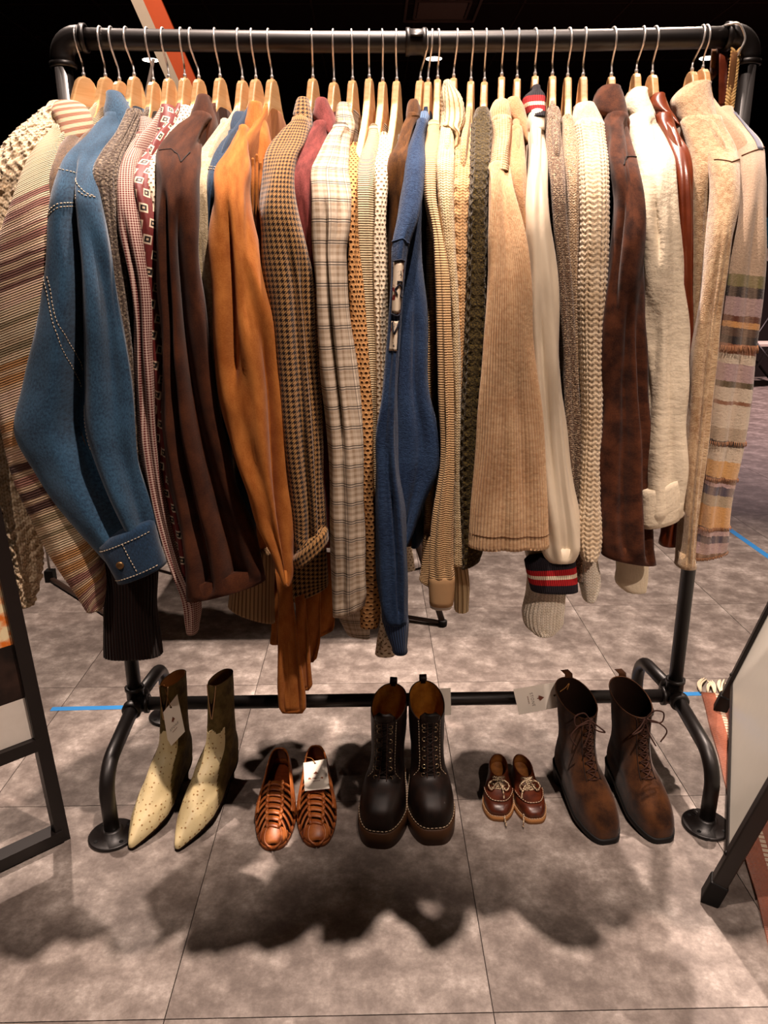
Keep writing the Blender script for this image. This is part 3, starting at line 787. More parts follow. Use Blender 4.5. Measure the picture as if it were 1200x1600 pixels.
# 7 eyelet blouse
garment(7, 'eyelet_blouse', 'blouse', 'white cotton eyelet blouse squeezed left of the chocolate suede coat', 'white eyelet blouse',
        [(195, 274, 294, -.075), (225, 254, 280, -.125), (260, 234, 260, -.18), (290, 232, 256, -.215), (340, 240, 262, -.23), (600, 250, 278, -.24), (850, 270, 300, -.24)],
        m_eyelet, 0.02, hem=0.70, wr=0.002, collar=[(168, 285, 297, -.035), (178, 281, 300, -.05), (192, 277, 297, -.07)], collar_b=0.02)
# 8 chocolate suede coat
g, L = garment(8, 'suede_coat', 'coat', 'chocolate brown suede coat with wide hem, left of the tan suede jacket', 'chocolate suede coat',
        [(185, 298, 332, -.075), (215, 270, 320, -.13), (240, 250, 314, -.185), (260, 246, 310, -.22), (300, 244, 306, -.25), (365, 242, 307, -.272), (450, 243, 314, -.282), (560, 246, 327, -.29), (680, 252, 350, -.293), (800, 270, 385, -.295), (880, 286, 408, -.295), (292, 937, 416, 904, -.295)],
        m_brown_suede, 0.035, hem=0.62, nu=80, wr=0.005, folds=[(-0.42, -0.45, 0.17, 0.04, 285, 900), (0.45, 0.35, 0.3, 0.045, 300, 860)],
        collar=[(153, 314, 326, -.02), (165, 306, 334, -.035), (180, 300, 338, -.05), (200, 305, 340, -.065), (220, 312, 339, -.075), (240, 318, 332, -.085)], collar_b=0.032)
V, Fc = tube(seam(L, [(238, -0.85), (237, -0.3), (246, 0.15), (258, 0.35), (240, 0.75)], 0.0002), 0.0011, 5); part('yoke_seam', V, Fc, plain('seam_brown', (30, 12, 6), 0.9), g)
# 9 cream fluffy
g, L = garment(9, 'fluffy_sweater', 'sweater', 'cream fluffy wool sweater behind the chocolate suede coat', 'cream fluffy sweater',
        [(195, 345, 360, -.05), (225, 322, 352, -.105), (260, 306, 338, -.175), (290, 304, 336, -.21), (346, 305, 338, -.225), (450, 308, 342, -.232), (650, 330, 352, -.232), (850, 345, 370, -.232)],
        m_cream_fluff, 0.024, hem=0.72, wr=0.003)
extra(g, 'rib_hem', [(860, 362, 430, -.17), (900, 360, 430, -.17), (357, 945, 430, 972, -.17)], rib('beige_rib', (120, 92, 66), (196, 164, 126), 0.008), 0.03, nu=130, res=0.006, disp=d_rib(0.009, 0.002))
# 10 blue denim shirt
g, L = garment(10, 'denim_shirt', 'shirt', 'dark blue denim shirt showing only collar and shoulder left of the tan suede jacket', 'blue denim shirt',
        [(212, 356, 375, -.10), (256, 331, 353, -.18), (285, 324, 346, -.215), (340, 326, 349, -.228), (600, 335, 356, -.23), (850, 350, 375, -.23)], m_denim_dk, 0.018, hem=0.70, wr=0.002,
        collar=[(179, 368, 384, -.03), (188, 360, 388, -.045), (200, 357, 384, -.06), (212, 364, 376, -.07)], collar_b=0.028)
V, Fc = merge(*[stitches(seam(L, [(262 + q, -0.9), (266 + q, 0.9)])) for q in (0, 4)]); part('topstitching', V, Fc, m_thread, g)
# 11 tan suede fringed jacket
g, L = garment(11, 'fringed_suede_jacket', 'jacket', 'tan suede jacket with a pointed collar and long fringe strips hanging low', 'tan suede jacket',
        [(206, 374, 391, -.10), (245, 350, 391, -.17), (265, 341, 391, -.205), (309, 338, 393, -.245), (384, 337, 403, -.272), (470, 338, 421, -.286), (560, 339, 437, -.293), (640, 345, 447, -.296), (720, 364, 451, -.298), (800, 398, 455, -.298), (870, 430, 458, -.296), (906, 442, 457, -.294)],
        m_tan_suede, 0.036, hem=0.60, nu=84, wr=0.006, folds=[(-0.15, -0.55, 0.16, 0.022, 280, 640), (0.9, 0.45, 0.22, 0.028, 480, 900)],
        collar=[(163, 391, 408, -.03), (180, 386, 415, -.045), (198, 381, 419, -.06), (215, 390, 422, -.075), (235, 393, 426, -.085), (252, 399, 421, -.095), (268, 410, 414, -.105)], collar_b=0.026)
for (x0, x1, a, b_) in ((392, 397, 268, 335), (398, 403, 262, 342), (404, 409, 274, 322), (410, 414, 268, 330)):
    extra(g, 'fringe', [(a - 12, x0 + 1, x1 + 1, -.16), (a + 20, x0, x1 + 1, -.175), (b_, x0 + 1, x1 - 2, -.18)], m_tan_suede, 0.002, nu=12, wr=0.0, open_bottom=False)
for rws in ([(860, 428, 456, -.21), (900, 430, 458, -.235), (1000, 437, 463, -.25), (1060, 439, 469, -.25), (1114, 441, 473, -.25)],
            [(880, 452, 478, -.20), (950, 460, 480, -.225), (1030, 466, 481, -.235), (1078, 471, 483, -.235)],
            [(880, 466, 500, -.19), (940, 470, 503, -.21), (990, 478, 500, -.215), (1034, 480, 490, -.215)],
            [(870, 486, 530, -.16), (930, 489, 528, -.17), (490, 1000, 520, 985, -.17)],
            [(900, 424, 440, -.15), (960, 423, 438, -.16), (1007, 424, 436, -.16)]):
    extra(g, 'fringe', rws, m_tan_suede, 0.0035, nu=36, res=0.006, ex=0.6, wr=0.006, open_bottom=False)
# 12 houndstooth jacket
g, L = garment(12, 'houndstooth_jacket', 'jacket', 'brown and tan houndstooth tweed jacket with rolled sleeve end', 'houndstooth jacket',
        [(192, 455, 484, -.09), (224, 430, 478, -.145), (250, 417, 466, -.195), (290, 408, 462, -.235), (330, 402, 466, -.255), (374, 405, 475, -.263), (440, 412, 490, -.272), (560, 424, 500, -.277), (700, 440, 508, -.28), (800, 455, 512, -.28), (850, 458, 513, -.28), (462, 884, 512, 842, -.285)],
        m_hound, 0.034, hem=0.62, nu=72, wr=0.004, folds=[(0.35, 0.05, 0.2, 0.02, 330, 800), (0.85, 0.8, 0.25, 0.03, 370, 800)],
        collar=[(157, 468, 480, -.025), (170, 461, 487, -.04), (186, 459, 489, -.055), (200, 470, 489, -.065), (216, 477, 485, -.08)], collar_b=0.03)
extra(g, 'rolled_cuff', [(456, 872, 512, 826, -.288), (462, 886, 514, 842, -.29)], m_hound, 0.04, wr=0.001)
extra(g, 'jacket_front', [(780, 446, 508, -.20), (860, 450, 512, -.205), (905, 452, 512, -.205), (455, 940, 512, 915, -.205)], m_hound, 0.02)
# 13 rose suede
garment(13, 'rose_suede_jacket', 'jacket', 'dusty rose suede jacket with a turned-down collar beside the houndstooth', 'rose suede jacket',
        [(198, 488, 514, -.085), (225, 474, 508, -.13), (250, 464, 498, -.175), (275, 458, 489, -.21), (300, 460, 490, -.225), (400, 466, 505, -.235), (600, 490, 522, -.238), (850, 500, 532, -.238)],
        m_rose, 0.022, hem=0.66, wr=0.002, collar=[(158, 497, 509, -.025), (168, 492, 518, -.04), (184, 490, 525, -.055), (200, 500, 526, -.07), (214, 512, 521, -.08)], collar_b=0.032)
# 14 plaid shirt
g, L = garment(14, 'plaid_shirt', 'shirt', 'cream plaid shirt with thin dark double lines, in the middle of the rail', 'cream plaid shirt',
        [(202, 519, 546, -.09), (245, 498, 543, -.165), (268, 487, 540, -.205), (310, 486, 546, -.245), (356, 487, 546, -.262), (392, 489, 541, -.268), (430, 491, 542, -.275), (560, 500, 552, -.282), (660, 510, 561, -.285), (760, 515, 567, -.285), (860, 518, 570, -.285), (520, 961, 571, 942, -.285)],
        m_plaid, 0.03, hem=0.62, nu=80, res=0.006, wr=0.004, folds=[(-0.28, -0.05, 0.10, 0.022, 285, 720), (0.62, 0.5, 0.12, 0.018, 280, 400)],
        collar=[(165, 532, 542, -.025), (180, 525, 551, -.04), (195, 524, 555, -.055), (212, 535, 553, -.07), (230, 541, 548, -.085)], collar_b=0.03)
extra(g, 'shirt_front', [(640, 530, 565, -.20), (760, 542, 578, -.215), (880, 548, 594, -.22), (552, 945, 599, 926, -.22)], m_plaid, 0.02, wr=0.004)
extra(g, 'shirt_tail', [(900, 520, 578, -.11), (955, 524, 580, -.11), (542, 990, 578, 997, -.11)], m_plaid, 0.012)
# 15 crochet
garment(15, 'crochet_cardigan', 'cardigan', 'tan openwork crochet cardigan right of the plaid shirt', 'tan crochet cardigan',
        [(232, 547, 562, -.095), (250, 538, 562, -.135), (281, 538, 560, -.195), (310, 543, 559, -.225), (384, 545, 560, -.245), (440, 546, 565, -.252), (520, 550, 572, -.255), (640, 555, 581, -.257), (760, 562, 585, -.257), (860, 565, 592, -.25), (930, 561, 599, -.235), (976, 563, 590, -.235)],
        m_crochet, 0.02, hem=0.66, nd=0.11, nu=90, res=0.004, wr=0.002, disp=d_purl(0.0095, 0.0018))
# 16 sage ribbed
garment(16, 'sage_top', 'top', 'pale sage finely ribbed top between the tan crochet and white pointelle', 'sage ribbed top',
        [(203, 576, 592, -.06), (225, 570, 593, -.11), (255, 560, 589, -.165), (290, 557, 585, -.20), (330, 558, 584, -.215), (384, 559, 586, -.225), (500, 565, 591, -.23), (700, 575, 598, -.23), (850, 585, 605, -.23)],
        m_sage, 0.018, hem=0.68, nd=0.08, wr=0.0015)
# 17 white pointelle
garment(17, 'pointelle_top', 'top', 'white pointelle knit top with a flared cuff, left of the blue sweatshirt', 'white pointelle top',
        [(216, 592, 607, -.075), (235, 588, 609, -.12), (262, 585, 609, -.175), (300, 585, 605, -.21), (346, 585, 601, -.228), (430, 585, 601, -.238), (560, 587, 603, -.242), (700, 590, 606, -.243), (900, 594, 610, -.243), (960, 596, 610, -.243), (1021, 586, 618, -.243)],
        m_pointelle, 0.018, hem=0.68, nd=0.10, wr=0.0015)
# 18 olive suede blazer
garment(18, 'olive_suede_blazer', 'jacket', 'olive brown suede blazer tucked left of the blue sweatshirt', 'olive brown blazer',
        [(185, 634, 655, -.07), (228, 621, 642, -.14), (250, 612, 638, -.185), (290, 607, 637, -.195), (330, 607, 641, -.19), (500, 610, 645, -.18), (700, 614, 650, -.175), (850, 616, 650, -.17)],
        m_olive_suede, 0.016, hem=0.66, wr=0.003, collar=[(160, 639, 652, -.025), (168, 636, 657, -.04), (185, 634, 656, -.06)], collar_b=0.026)
# 19 blue sweatshirt
g, L = garment(19, 'blue_sweatshirt', 'sweatshirt', 'faded blue fleece sweatshirt with white applique down its sleeve', 'blue sweatshirt',
        [(195, 650, 668, -.095), (234, 637, 664, -.155), (260, 633, 663, -.195), (312, 624, 660, -.24), (347, 619, 652, -.262), (380, 613, 640, -.275), (440, 611, 632, -.284), (547, 605, 624, -.288), (620, 597, 622, -.29), (680, 588, 622, -.29), (733, 587, 624, -.29), (793, 587, 632, -.29), (867, 587, 637, -.29), (940, 592, 638, -.29), (970, 597, 638, -.29)],
        m_fleece, 0.026, hem=0.66, nu=72, wr=0.002, folds=[(-0.15, -0.2, 0.05, 0.006, 270, 375), (0.1, 0.35, 0.12, 0.014, 660, 900)],
        collar=[(178, 657, 668, -.03), (184, 652, 672, -.045), (196, 651, 669, -.065)], collar_m=rib('blue_rib', (60, 84, 118), (100, 130, 164), 0.004), collar_b=0.022)
extra(g, 'rib_cuff', [(965, 597, 638, -.29), (990, 603, 638, -.29), (1016, 613, 637, -.29)], rib('navy_rib', (32, 48, 78), (62, 84, 118), 0.005), 0.024)
extra(g, 'sweatshirt_front', [(250, 642, 664, -.14), (330, 634, 661, -.185), (390, 630, 658, -.205), (480, 624, 666, -.222), (613, 618, 670, -.232), (690, 614, 688, -.235), (740, 612, 684, -.235), (783, 613, 665, -.235), (850, 616, 638, -.235)], m_fleece, 0.024, folds=[(0.2, 0.2, 0.25, 0.015, 420, 800)])
V, Fc = tube(seam(L, [(378, -0.95), (374, 0.0), (381, 0.9)], 0.0004), 0.0014, 6); part('armhole_seam', V, Fc, m_fleece, g)
def patch(L, v0, v1, s0, s1, off=0.0012, nt=14, ns=9, taper=None):
    V = []
    for i in range(nt):
        for k in range(ns):
            t = i / (nt - 1); q = k / (ns - 1)
            a, b = s0, s1
            if taper: a, b = s0 + taper[0] * t, s1 + taper[1] * t
            vv = v0 + (v1 - v0) * t
            V.append(at(L, vv, a + (b - a) * q, off))
    return np.array(V), grid_faces(nt, ns, wrap=False)
def print_fn():
    n = noise(objco(), 120, 2); r = noise(objco(), 70, 2)
    return mixc(sstep(n, 0.62, 0.7), mixc(sstep(r, 0.60, 0.66), lin((230, 216, 194)), lin((150, 60, 56))), lin((60, 56, 66))), None
m_print = mat('applique_print', print_fn, 0.85)
for (a, b, tp) in ((409, 489, None), (500, 546, (-0.05, -0.15))):
    V, Fc = patch(L, a, b, -0.62, 0.72, taper=tp); o = part('applique', V, Fc, m_print, g); so = o.modifiers.new('thick', 'SOLIDIFY'); so.thickness = 0.001; so.offset = 0
m_navy = plain('navy_cord', (30, 36, 52), 0.9)
for sq in ([(440, -0.1), (440, 0.4), (450, 0.62), (462, 0.4), (464, 0.75)], [(450, 0.6), (444, 0.1), (452, -0.25), (460, 0.0)], [(489, -0.6), (492, 0.1), (489, 0.75)], [(502, -0.5), (520, -0.1), (500, 0.4), (524, 0.35), (545, 0.3)], [(409, -0.6), (407, 0.1), (409, 0.72)]):
    V, Fc = tube(seam(L, sq, 0.0022, 40), 0.0016, 6); part('applique_cord', V, Fc, m_navy, g)
# 20 thermal
g, L = garment(20, 'thermal_top', 'top', 'beige waffle thermal top with white cuff edge, right of the blue sweatshirt', 'beige thermal top',
        [(197, 668, 687, -.065), (220, 665, 687, -.11), (255, 663, 683, -.165), (312, 665, 683, -.205), (370, 676, 692, -.23), (430, 680, 699, -.246), (513, 683, 704, -.254), (613, 687, 708, -.257), (717, 688, 709, -.258), (800, 676, 710, -.258), (880, 671, 710, -.258), (905, 670, 711, -.258)],
        m_thermal, 0.02, hem=0.66, nd=0.08, wr=0.0015)
extra(g, 'cuff', [(902, 670, 711, -.258), (925, 670, 710, -.258), (943, 671, 708, -.258)], plain('beige_jersey', (206, 172, 132), 0.9, 0.1), 0.021, wr=0.0)
extra(g, 'cuff_edge', [(940, 671, 707, -.257), (948, 672, 706, -.257)], plain('white_jersey', (240, 232, 218), 0.9, 0.1), 0.018, wr=0.0, rim=0.004, capz=0.001)
extra(g, 'far_cuff', [(840, 661, 690, -.20), (900, 656, 684, -.20), (655, 905, 678, 917, -.20)], m_thermal, 0.016, wr=0.0)
# 21 cream turtleneck
g, L = garment(21, 'turtleneck_sweater', 'sweater', 'cream knit sweater with a tall folded ribbed turtleneck', 'cream turtleneck sweater',
        [(200, 690, 710, -.095), (230, 685, 710, -.145), (258, 682, 709, -.185), (300, 684, 708, -.212), (382, 693, 710, -.232), (450, 702, 715, -.24), (550, 706, 719, -.245), (680, 710, 720, -.245), (800, 708, 720, -.24), (880, 706, 724, -.235)],
        m_cream_knit, 0.019, hem=0.66, wr=0.0015, nu=70, res=0.004, disp=d_knit(0.007, 0.0009))
extra(g, 'turtleneck', [(136, 693, 703, -.02), (145, 690, 713, -.03), (160, 689, 722, -.045), (178, 689, 726, -.055), (192, 688, 726, -.07), (203, 690, 722, -.085), (210, 706, 718, -.09), (235, 708, 714, -.10)], m_cream_rib, 0.034, nu=120, res=0.005, disp=lambda u, v: 0.0022 * np.abs(np.sin(np.pi * (v - 0.25 * np.abs(u)) / 0.011)), rim=0.01)
extra(g, 'rib_hem', [(875, 706, 728, -.20), (915, 708, 734, -.20), (951, 709, 733, -.20)], m_cream_rib, 0.022, nu=70, res=0.006, disp=d_rib(0.009, 0.0016))
# 22 tan cable
g, L = garment(22, 'cable_sweater', 'sweater', 'honey tan cable knit cotton sweater between cream turtleneck and moss sweater', 'tan cable sweater',
        [(224, 714, 737, -.105), (255, 711, 736, -.155), (290, 710, 733, -.195), (365, 712, 730, -.218), (450, 714, 729, -.228), (600, 716, 727, -.23), (800, 720, 736, -.225)],
        m_cable, 0.019, hem=0.66, nu=90, res=0.004, wr=0.001, disp=d_cable(0.03, 0.055, 0.004, d_knit(0.008, 0.0008)),
        collar=[(195, 722, 735, -.045), (205, 718, 739, -.06), (217, 715, 740, -.075), (226, 718, 737, -.09)], collar_m=m_cream_rib, collar_b=0.026)
# 23 moss
g, L = garment(23, 'moss_sweater', 'sweater', 'dark moss green chunky wool sweater left of the corduroy shirt', 'moss green sweater',
        [(192, 738, 766, -.08), (225, 737, 767, -.135), (260, 736, 765, -.185), (300, 735, 759, -.215), (400, 732, 758, -.235), (513, 727, 757, -.242), (650, 720, 750, -.244), (770, 716, 750, -.242), (840, 716, 757, -.238), (720, 886, 748, 872, -.238)],
        m_moss, 0.024, hem=0.66, nu=100, res=0.0035, wr=0.001, disp=d_cable(0.034, 0.04, 0.003, d_knit(0.011, 0.002)),
        collar=[(172, 746, 759, -.03), (180, 740, 766, -.045), (195, 738, 768, -.06)], collar_b=0.03)
# 24 corduroy shirt
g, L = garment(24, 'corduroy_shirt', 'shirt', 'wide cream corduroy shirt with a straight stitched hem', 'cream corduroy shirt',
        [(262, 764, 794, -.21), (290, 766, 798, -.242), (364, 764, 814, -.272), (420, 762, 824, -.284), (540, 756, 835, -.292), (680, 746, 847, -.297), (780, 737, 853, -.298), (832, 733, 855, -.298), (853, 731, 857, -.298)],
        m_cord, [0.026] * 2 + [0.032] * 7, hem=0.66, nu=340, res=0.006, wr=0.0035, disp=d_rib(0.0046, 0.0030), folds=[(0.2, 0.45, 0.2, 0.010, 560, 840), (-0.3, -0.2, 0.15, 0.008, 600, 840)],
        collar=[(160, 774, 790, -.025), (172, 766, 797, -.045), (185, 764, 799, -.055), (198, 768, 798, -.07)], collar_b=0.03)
extra(g, 'yoke', [(190, 768, 798, -.075), (215, 769, 797, -.125), (240, 767, 794, -.175), (268, 765, 793, -.215)], m_cord, 0.028, nu=60, res=0.0022, wr=0.001, disp=lambda u, v: 0.0022 * np.abs(np.sin(np.pi * (v - 0.2 * np.abs(u)) / 0.0068)))
V, Fc = tube(seam(L, [(831, -0.99), (832, 0.0), (833, 0.99)], -0.0002, 120), 0.0011, 5); part('hem_seam', V, Fc, plain('seam_tan', (120, 84, 52), 0.9), g)
# 25 camel jacket
garment(25, 'camel_jacket', 'jacket', 'camel wool jacket showing collar and shoulder right of the corduroy shirt', 'camel wool jacket',
        [(205, 796, 816, -.10), (245, 793, 822, -.165), (270, 795, 824, -.2), (300, 802, 824, -.222), (340, 808, 826, -.235), (500, 815, 840, -.24), (800, 830, 862, -.235)],
        m_camel, 0.02, hem=0.66, wr=0.0015, collar=[(156, 795, 807, -.02), (166, 791, 817, -.035), (182, 795, 822, -.05), (200, 806, 825, -.065), (225, 818, 824, -.08)], collar_b=0.028)
# 26 ivory blouse with varsity stripes
def varsity(seq, Ls):
    def fn():
        u, v = uvs(); k = absx(sin(u * (3.14159 / 0.0042)))
        c = ramp(v / Ls, seq, True)
        return mixc(1.0 - sstep(k, 0.0, 0.5), c, mixc(0.5, c, (0.01, 0.005, 0.005))), k
    return fn
NV, RD, WH = lin((40, 34, 44)), lin((186, 34, 40)), lin((236, 222, 196))
g, L = garment(26, 'ivory_blouse', 'blouse', 'ivory silk blouse with navy, red and white striped knit collar and cuff', 'ivory silk blouse',
        [(198, 826, 849, -.085), (230, 827, 851, -.14), (255, 826, 852, -.175), (289, 823, 853, -.212), (345, 820, 857, -.245), (420, 820, 866, -.26), (520, 822, 874, -.268), (640, 826, 883, -.272), (760, 835, 895, -.274), (835, 842, 907, -.274), (860, 846, 906, -.272), (874, 852, 898, -.268)],
        m_satin, 0.026, hem=0.70, nu=64, wr=0.0035, folds=[(-0.35, 0.0, 0.12, 0.01, 430, 860), (0.35, 0.3, 0.1, 0.008, 560, 860)])
C_, H_, _ = rows3([(143, 832, 840, -.02), (184, 826, 850, -.08)])
rws = [(143, 830, 842, -.02), (150, 820, 849, -.03), (162, 818, 851, -.045), (175, 821, 852, -.06), (186, 826, 851, -.075)]
lc = vlen(rws, 186)
extra(g, 'collar', rws, mat('varsity_collar', varsity([(0.0, NV), (0.26, RD), (0.48, WH), (0.60, RD), (0.80, NV)], lc), 0.85, bump=0.6), 0.03, nu=80, res=0.004, disp=d_rib(0.0045, 0.0008), rim=0.008)
extra(g, 'neckband', [(180, 826, 850, -.075), (190, 825, 850, -.085), (205, 827, 850, -.10)], m_satin, 0.024, wr=0.001)
rws = [(820, 876, 897, 868, -.262), (823, 895, 900, 892, -.263), (829, 921, 903, 922, -.262)]
lc = vlen(rws, 921.5)
extra(g, 'striped_cuff', rws, mat('varsity_cuff', varsity([(0.0, NV), (0.26, RD), (0.43, WH), (0.55, RD), (0.74, NV)], lc), 0.85, bump=0.6), 0.022, nu=150, res=0.004, wr=0.001, disp=d_rib(0.0045, 0.0009), ex=0.7)
extra(g, 'puffed_sleeve_end', [(838, 822, 856, -.235), (862, 820, 852, -.235), (876, 824, 852, -.235)], m_satin, 0.02)
# 27 grey marl
g, L = garment(27, 'marl_cardigan', 'cardigan', 'grey marled knit cardigan right of the ivory blouse', 'grey marled cardigan',
        [(190, 852, 875, -.075), (232, 854, 879, -.145), (262, 856, 881, -.185), (290, 859, 882, -.21), (345, 864, 884, -.228), (416, 870, 890, -.235), (500, 875, 896, -.238), (700, 885, 908, -.235), (870, 895, 912, -.232), (905, 898, 910, -.232)],
        m_marl, 0.018, hem=0.66, wr=0.0015, collar=[(171, 856, 870, -.03), (180, 852, 875, -.045), (195, 852, 876, -.07)], collar_b=0.026)
# 28 oatmeal marl with white cuff
g, L = garment(28, 'oatmeal_cardigan', 'cardigan', 'oatmeal marled knit with chunky white sleeve ends, left of the cream mohair', 'oatmeal marled knit',
        [(188, 878, 894, -.06), (225, 879, 903, -.125), (255, 881, 905, -.17), (290, 884, 906, -.2), (345, 886, 905, -.218), (420, 886, 904, -.228), (600, 890, 908, -.232), (800, 898, 914, -.232), (860, 902, 922, -.23)],
        m_oat_marl, 0.018, hem=0.66, nd=0.075, wr=0.0015)
extra(g, 'sleeve_end', [(855, 903, 926, -.232), (880, 905, 933, -.232), (915, 906, 937, -.232), (934, 910, 930, -.232)], m_white_knit, 0.024, nu=100, res=0.003, disp=d_knit(0.007, 0.0015))
extra(g, 'near_sleeve_end', [(880, 828, 880, -.225), (925, 822, 883, -.225), (960, 816, 881, -.225), (977, 822, 877, -.225), (986, 834, 866, -.225)], m_white_knit, 0.03, nu=150, res=0.003, disp=lambda u, v: d_rib(0.008, 0.0022)(u, v) + d_knit(0.008, 0.0008)(u, v))
# 29 cream mohair
garment(29, 'mohair_cardigan', 'cardigan', 'bulky cream mohair cardigan with coarse stitches, left of the dark brown suede', 'cream mohair cardigan',
        [(195, 900, 940, -.085), (232, 905, 944, -.145), (260, 906, 947, -.185), (307, 909, 947, -.225), (364, 910, 946, -.245), (425, 908, 944, -.253), (512, 908, 939, -.258), (650, 911, 936, -.26), (773, 908, 934, -.26), (858, 906, 933, -.26), (870, 910, 928, -.26)],
        m_mohair, 0.028, hem=0.66, nu=110, res=0.0026, wr=0.001, disp=d_knit(0.013, 0.0042, 0.010),
        collar=[(165, 902, 922, -.025), (174, 896, 934, -.04), (188, 895, 940, -.055), (200, 899, 938, -.075)], collar_b=0.036)
# 30 dark brown suede
g, L = garment(30, 'brown_suede_jacket', 'jacket', 'dark brown napped suede jacket left of the white linen shirt', 'dark brown suede jacket',
        [(185, 945, 979, -.085), (215, 949, 984, -.135), (245, 950, 990, -.18), (270, 955, 993, -.215), (310, 959, 999, -.238), (360, 953, 1003, -.255), (421, 946, 1006, -.262), (500, 939, 1009, -.268), (650, 936, 1013, -.27), (750, 933, 1017, -.27), (830, 933, 1022, -.27), (940, 866, 1024, 880, -.27)],
        m_choc, 0.032, hem=0.64, nu=72, wr=0.006, folds=[(-0.75, -0.6, 0.15, 0.02, 290, 520), (0.1, -0.25, 0.15, 0.014, 420, 800), (0.55, 0.6, 0.15, 0.02, 480, 860)],
        collar=[(138, 943, 960, -.015), (148, 930, 972, -.03), (162, 927, 976, -.045), (178, 932, 979, -.06), (195, 960, 982, -.075), (228, 978, 986, -.095)], collar_b=0.034)
V, Fc = tube(seam(L, [(262, -0.35), (248, 0.1), (247, 0.95)], 0.0004), 0.0014, 6); part('armhole_seam', V, Fc, plain('seam_brown', (30, 12, 6), 0.9), g)
# 31 white linen shirt
g, L = garment(31, 'linen_shirt', 'shirt', 'white crinkled linen shirt with folded cuff, beside the cognac leather jacket', 'white linen shirt',
        [(186, 983, 1021, -.085), (225, 990, 1042, -.145), (250, 995, 1053, -.185), (280, 999, 1056, -.22), (337, 1002, 1058, -.25), (409, 1008, 1062, -.265), (475, 1010, 1066, -.272), (560, 1008, 1069, -.278), (667, 1004, 1072, -.282), (740, 1003, 1073, -.284), (1000, 824, 1068, 799, -.284)],
        m_linen, 0.032, hem=0.66, nu=72, res=0.006, wr=0.0055, folds=[(-0.6, -0.5, 0.14, 0.02, 260, 420), (-0.25, 0.05, 0.1, 0.008, 440, 760)],
        collar=[(142, 990, 1002, -.015), (155, 977, 1011, -.035), (170, 978, 1018, -.05), (184, 985, 1022, -.065), (194, 990, 1012, -.08)], collar_b=0.034)
extra(g, 'folded_cuff', [(1003, 766, 1066, 738, -.289), (1002, 790, 1066, 770, -.290), (1000, 823, 1060, 806, -.289)], m_linen, [0.0315, 0.0335, 0.0335], wr=0.0, capz=0.001)
extra(g, 'far_cuff', [(850, 962, 1012, -.215), (885, 963, 1013, -.215), (915, 965, 1011, -.215), (922, 975, 1009, -.215)], m_linen, 0.02, wr=0.001)
# 32 leather
g, L = garment(32, 'leather_jacket', 'jacket', 'glossy cognac leather jacket between white linen and oatmeal wool', 'cognac leather jacket',
        [(185, 1024, 1050, -.08), (215, 1038, 1063, -.125), (235, 1048, 1073, -.165), (270, 1054, 1079, -.2), (337, 1055, 1081, -.222), (420, 1057, 1082, -.235), (600, 1058, 1079, -.238), (800, 1035, 1070, -.235), (850, 1030, 1058, -.232)],
        m_leather, 0.021, hem=0.66, wr=0.003, collar=[(150, 1018, 1034, -.02), (158, 1013, 1038, -.03), (172, 1017, 1044, -.045), (186, 1036, 1051, -.06), (200, 1050, 1057, -.075)], collar_b=0.03)
# 33 oatmeal boiled wool
g, L = garment(33, 'wool_jacket', 'jacket', 'oatmeal boiled wool jacket with standing collar near the right end', 'oatmeal wool jacket',
        [(190, 1093, 1126, -.085), (233, 1104, 1150, -.15), (262, 1112, 1155, -.195), (302, 1115, 1152, -.23), (349, 1110, 1145, -.255), (432, 1099, 1134, -.27), (556, 1083, 1116, -.278), (650, 1076, 1106, -.28), (760, 1068, 1090, -.28), (830, 1063, 1085, -.28), (883, 1056, 1086, -.278)],
        m_oat, 0.028, hem=0.68, wr=0.0025, folds=[(0.2, 0.25, 0.1, 0.008, 330, 860), (-0.45, -0.4, 0.1, 0.006, 330, 860)],
        collar=[(133, 1082, 1096, -.01), (142, 1060, 1108, -.025), (157, 1050, 1111, -.04), (175, 1056, 1115, -.055), (195, 1066, 1120, -.075), (215, 1080, 1118, -.095)], collar_b=0.04)
extra(g, 'jacket_front', [(190, 1064, 1115, -.09), (225, 1074, 1120, -.13), (265, 1079, 1120, -.16), (330, 1081, 1118, -.175), (430, 1082, 1108, -.185), (560, 1078, 1100, -.195), (700, 1070, 1090, -.2), (820, 1064, 1082, -.2)], m_oat, 0.022, folds=[(0.1, -0.3, 0.2, 0.008, 240, 420)])
V, Fc = tube(seam(L, [(252, -0.9), (257, 0.0), (251, 0.95)], 0.0004), 0.0013, 6); part('armhole_seam', V, Fc, plain('seam_tan', (120, 84, 52), 0.9), g)
# 34 blanket coat
rows = [(176, 1120, 1142, -.065), (202, 1135, 1169, -.11), (228, 1150, 1189, -.155), (266, 1154, 1192, -.2), (308, 1152, 1192, -.225), (375, 1142, 1192, -.25), (454, 1130, 1191, -.262), (553, 1118, 1182, -.268), (650, 1102, 1172, -.27), (712, 1096, 1158, -.27), (789, 1085, 1140, -.27), (1076, 872, 1133, 860, -.27)]
Lb_ = vlen(rows, 866)
A0, LI, BK, CR = (188, 166, 142), (176, 152, 150), (40, 26, 22), (204, 190, 170)
seq = [(176, (206, 178, 148)), (228, A0), (428, (130, 122, 78)), (448, BK), (465, LI), (492, (110, 62, 40)), (500, (206, 158, 102)), (510, (92, 68, 52)), (524, BK), (536, (150, 100, 72)), (552, CR), (566, LI), (594, (92, 78, 48)), (602, CR), (622, (142, 96, 66)), (630, CR), (664, (176, 160, 138)), (684, (60, 46, 36)), (692, CR), (716, (206, 164, 106)), (740, (112, 70, 40)), (748, (196, 170, 168)), (755, (78, 72, 90)), (769, (172, 156, 130)), (784, (204, 158, 98)), (816, (104, 66, 38)), (823, (196, 170, 168)), (829, (76, 70, 90)), (841, LI), (856, (116, 84, 56))]
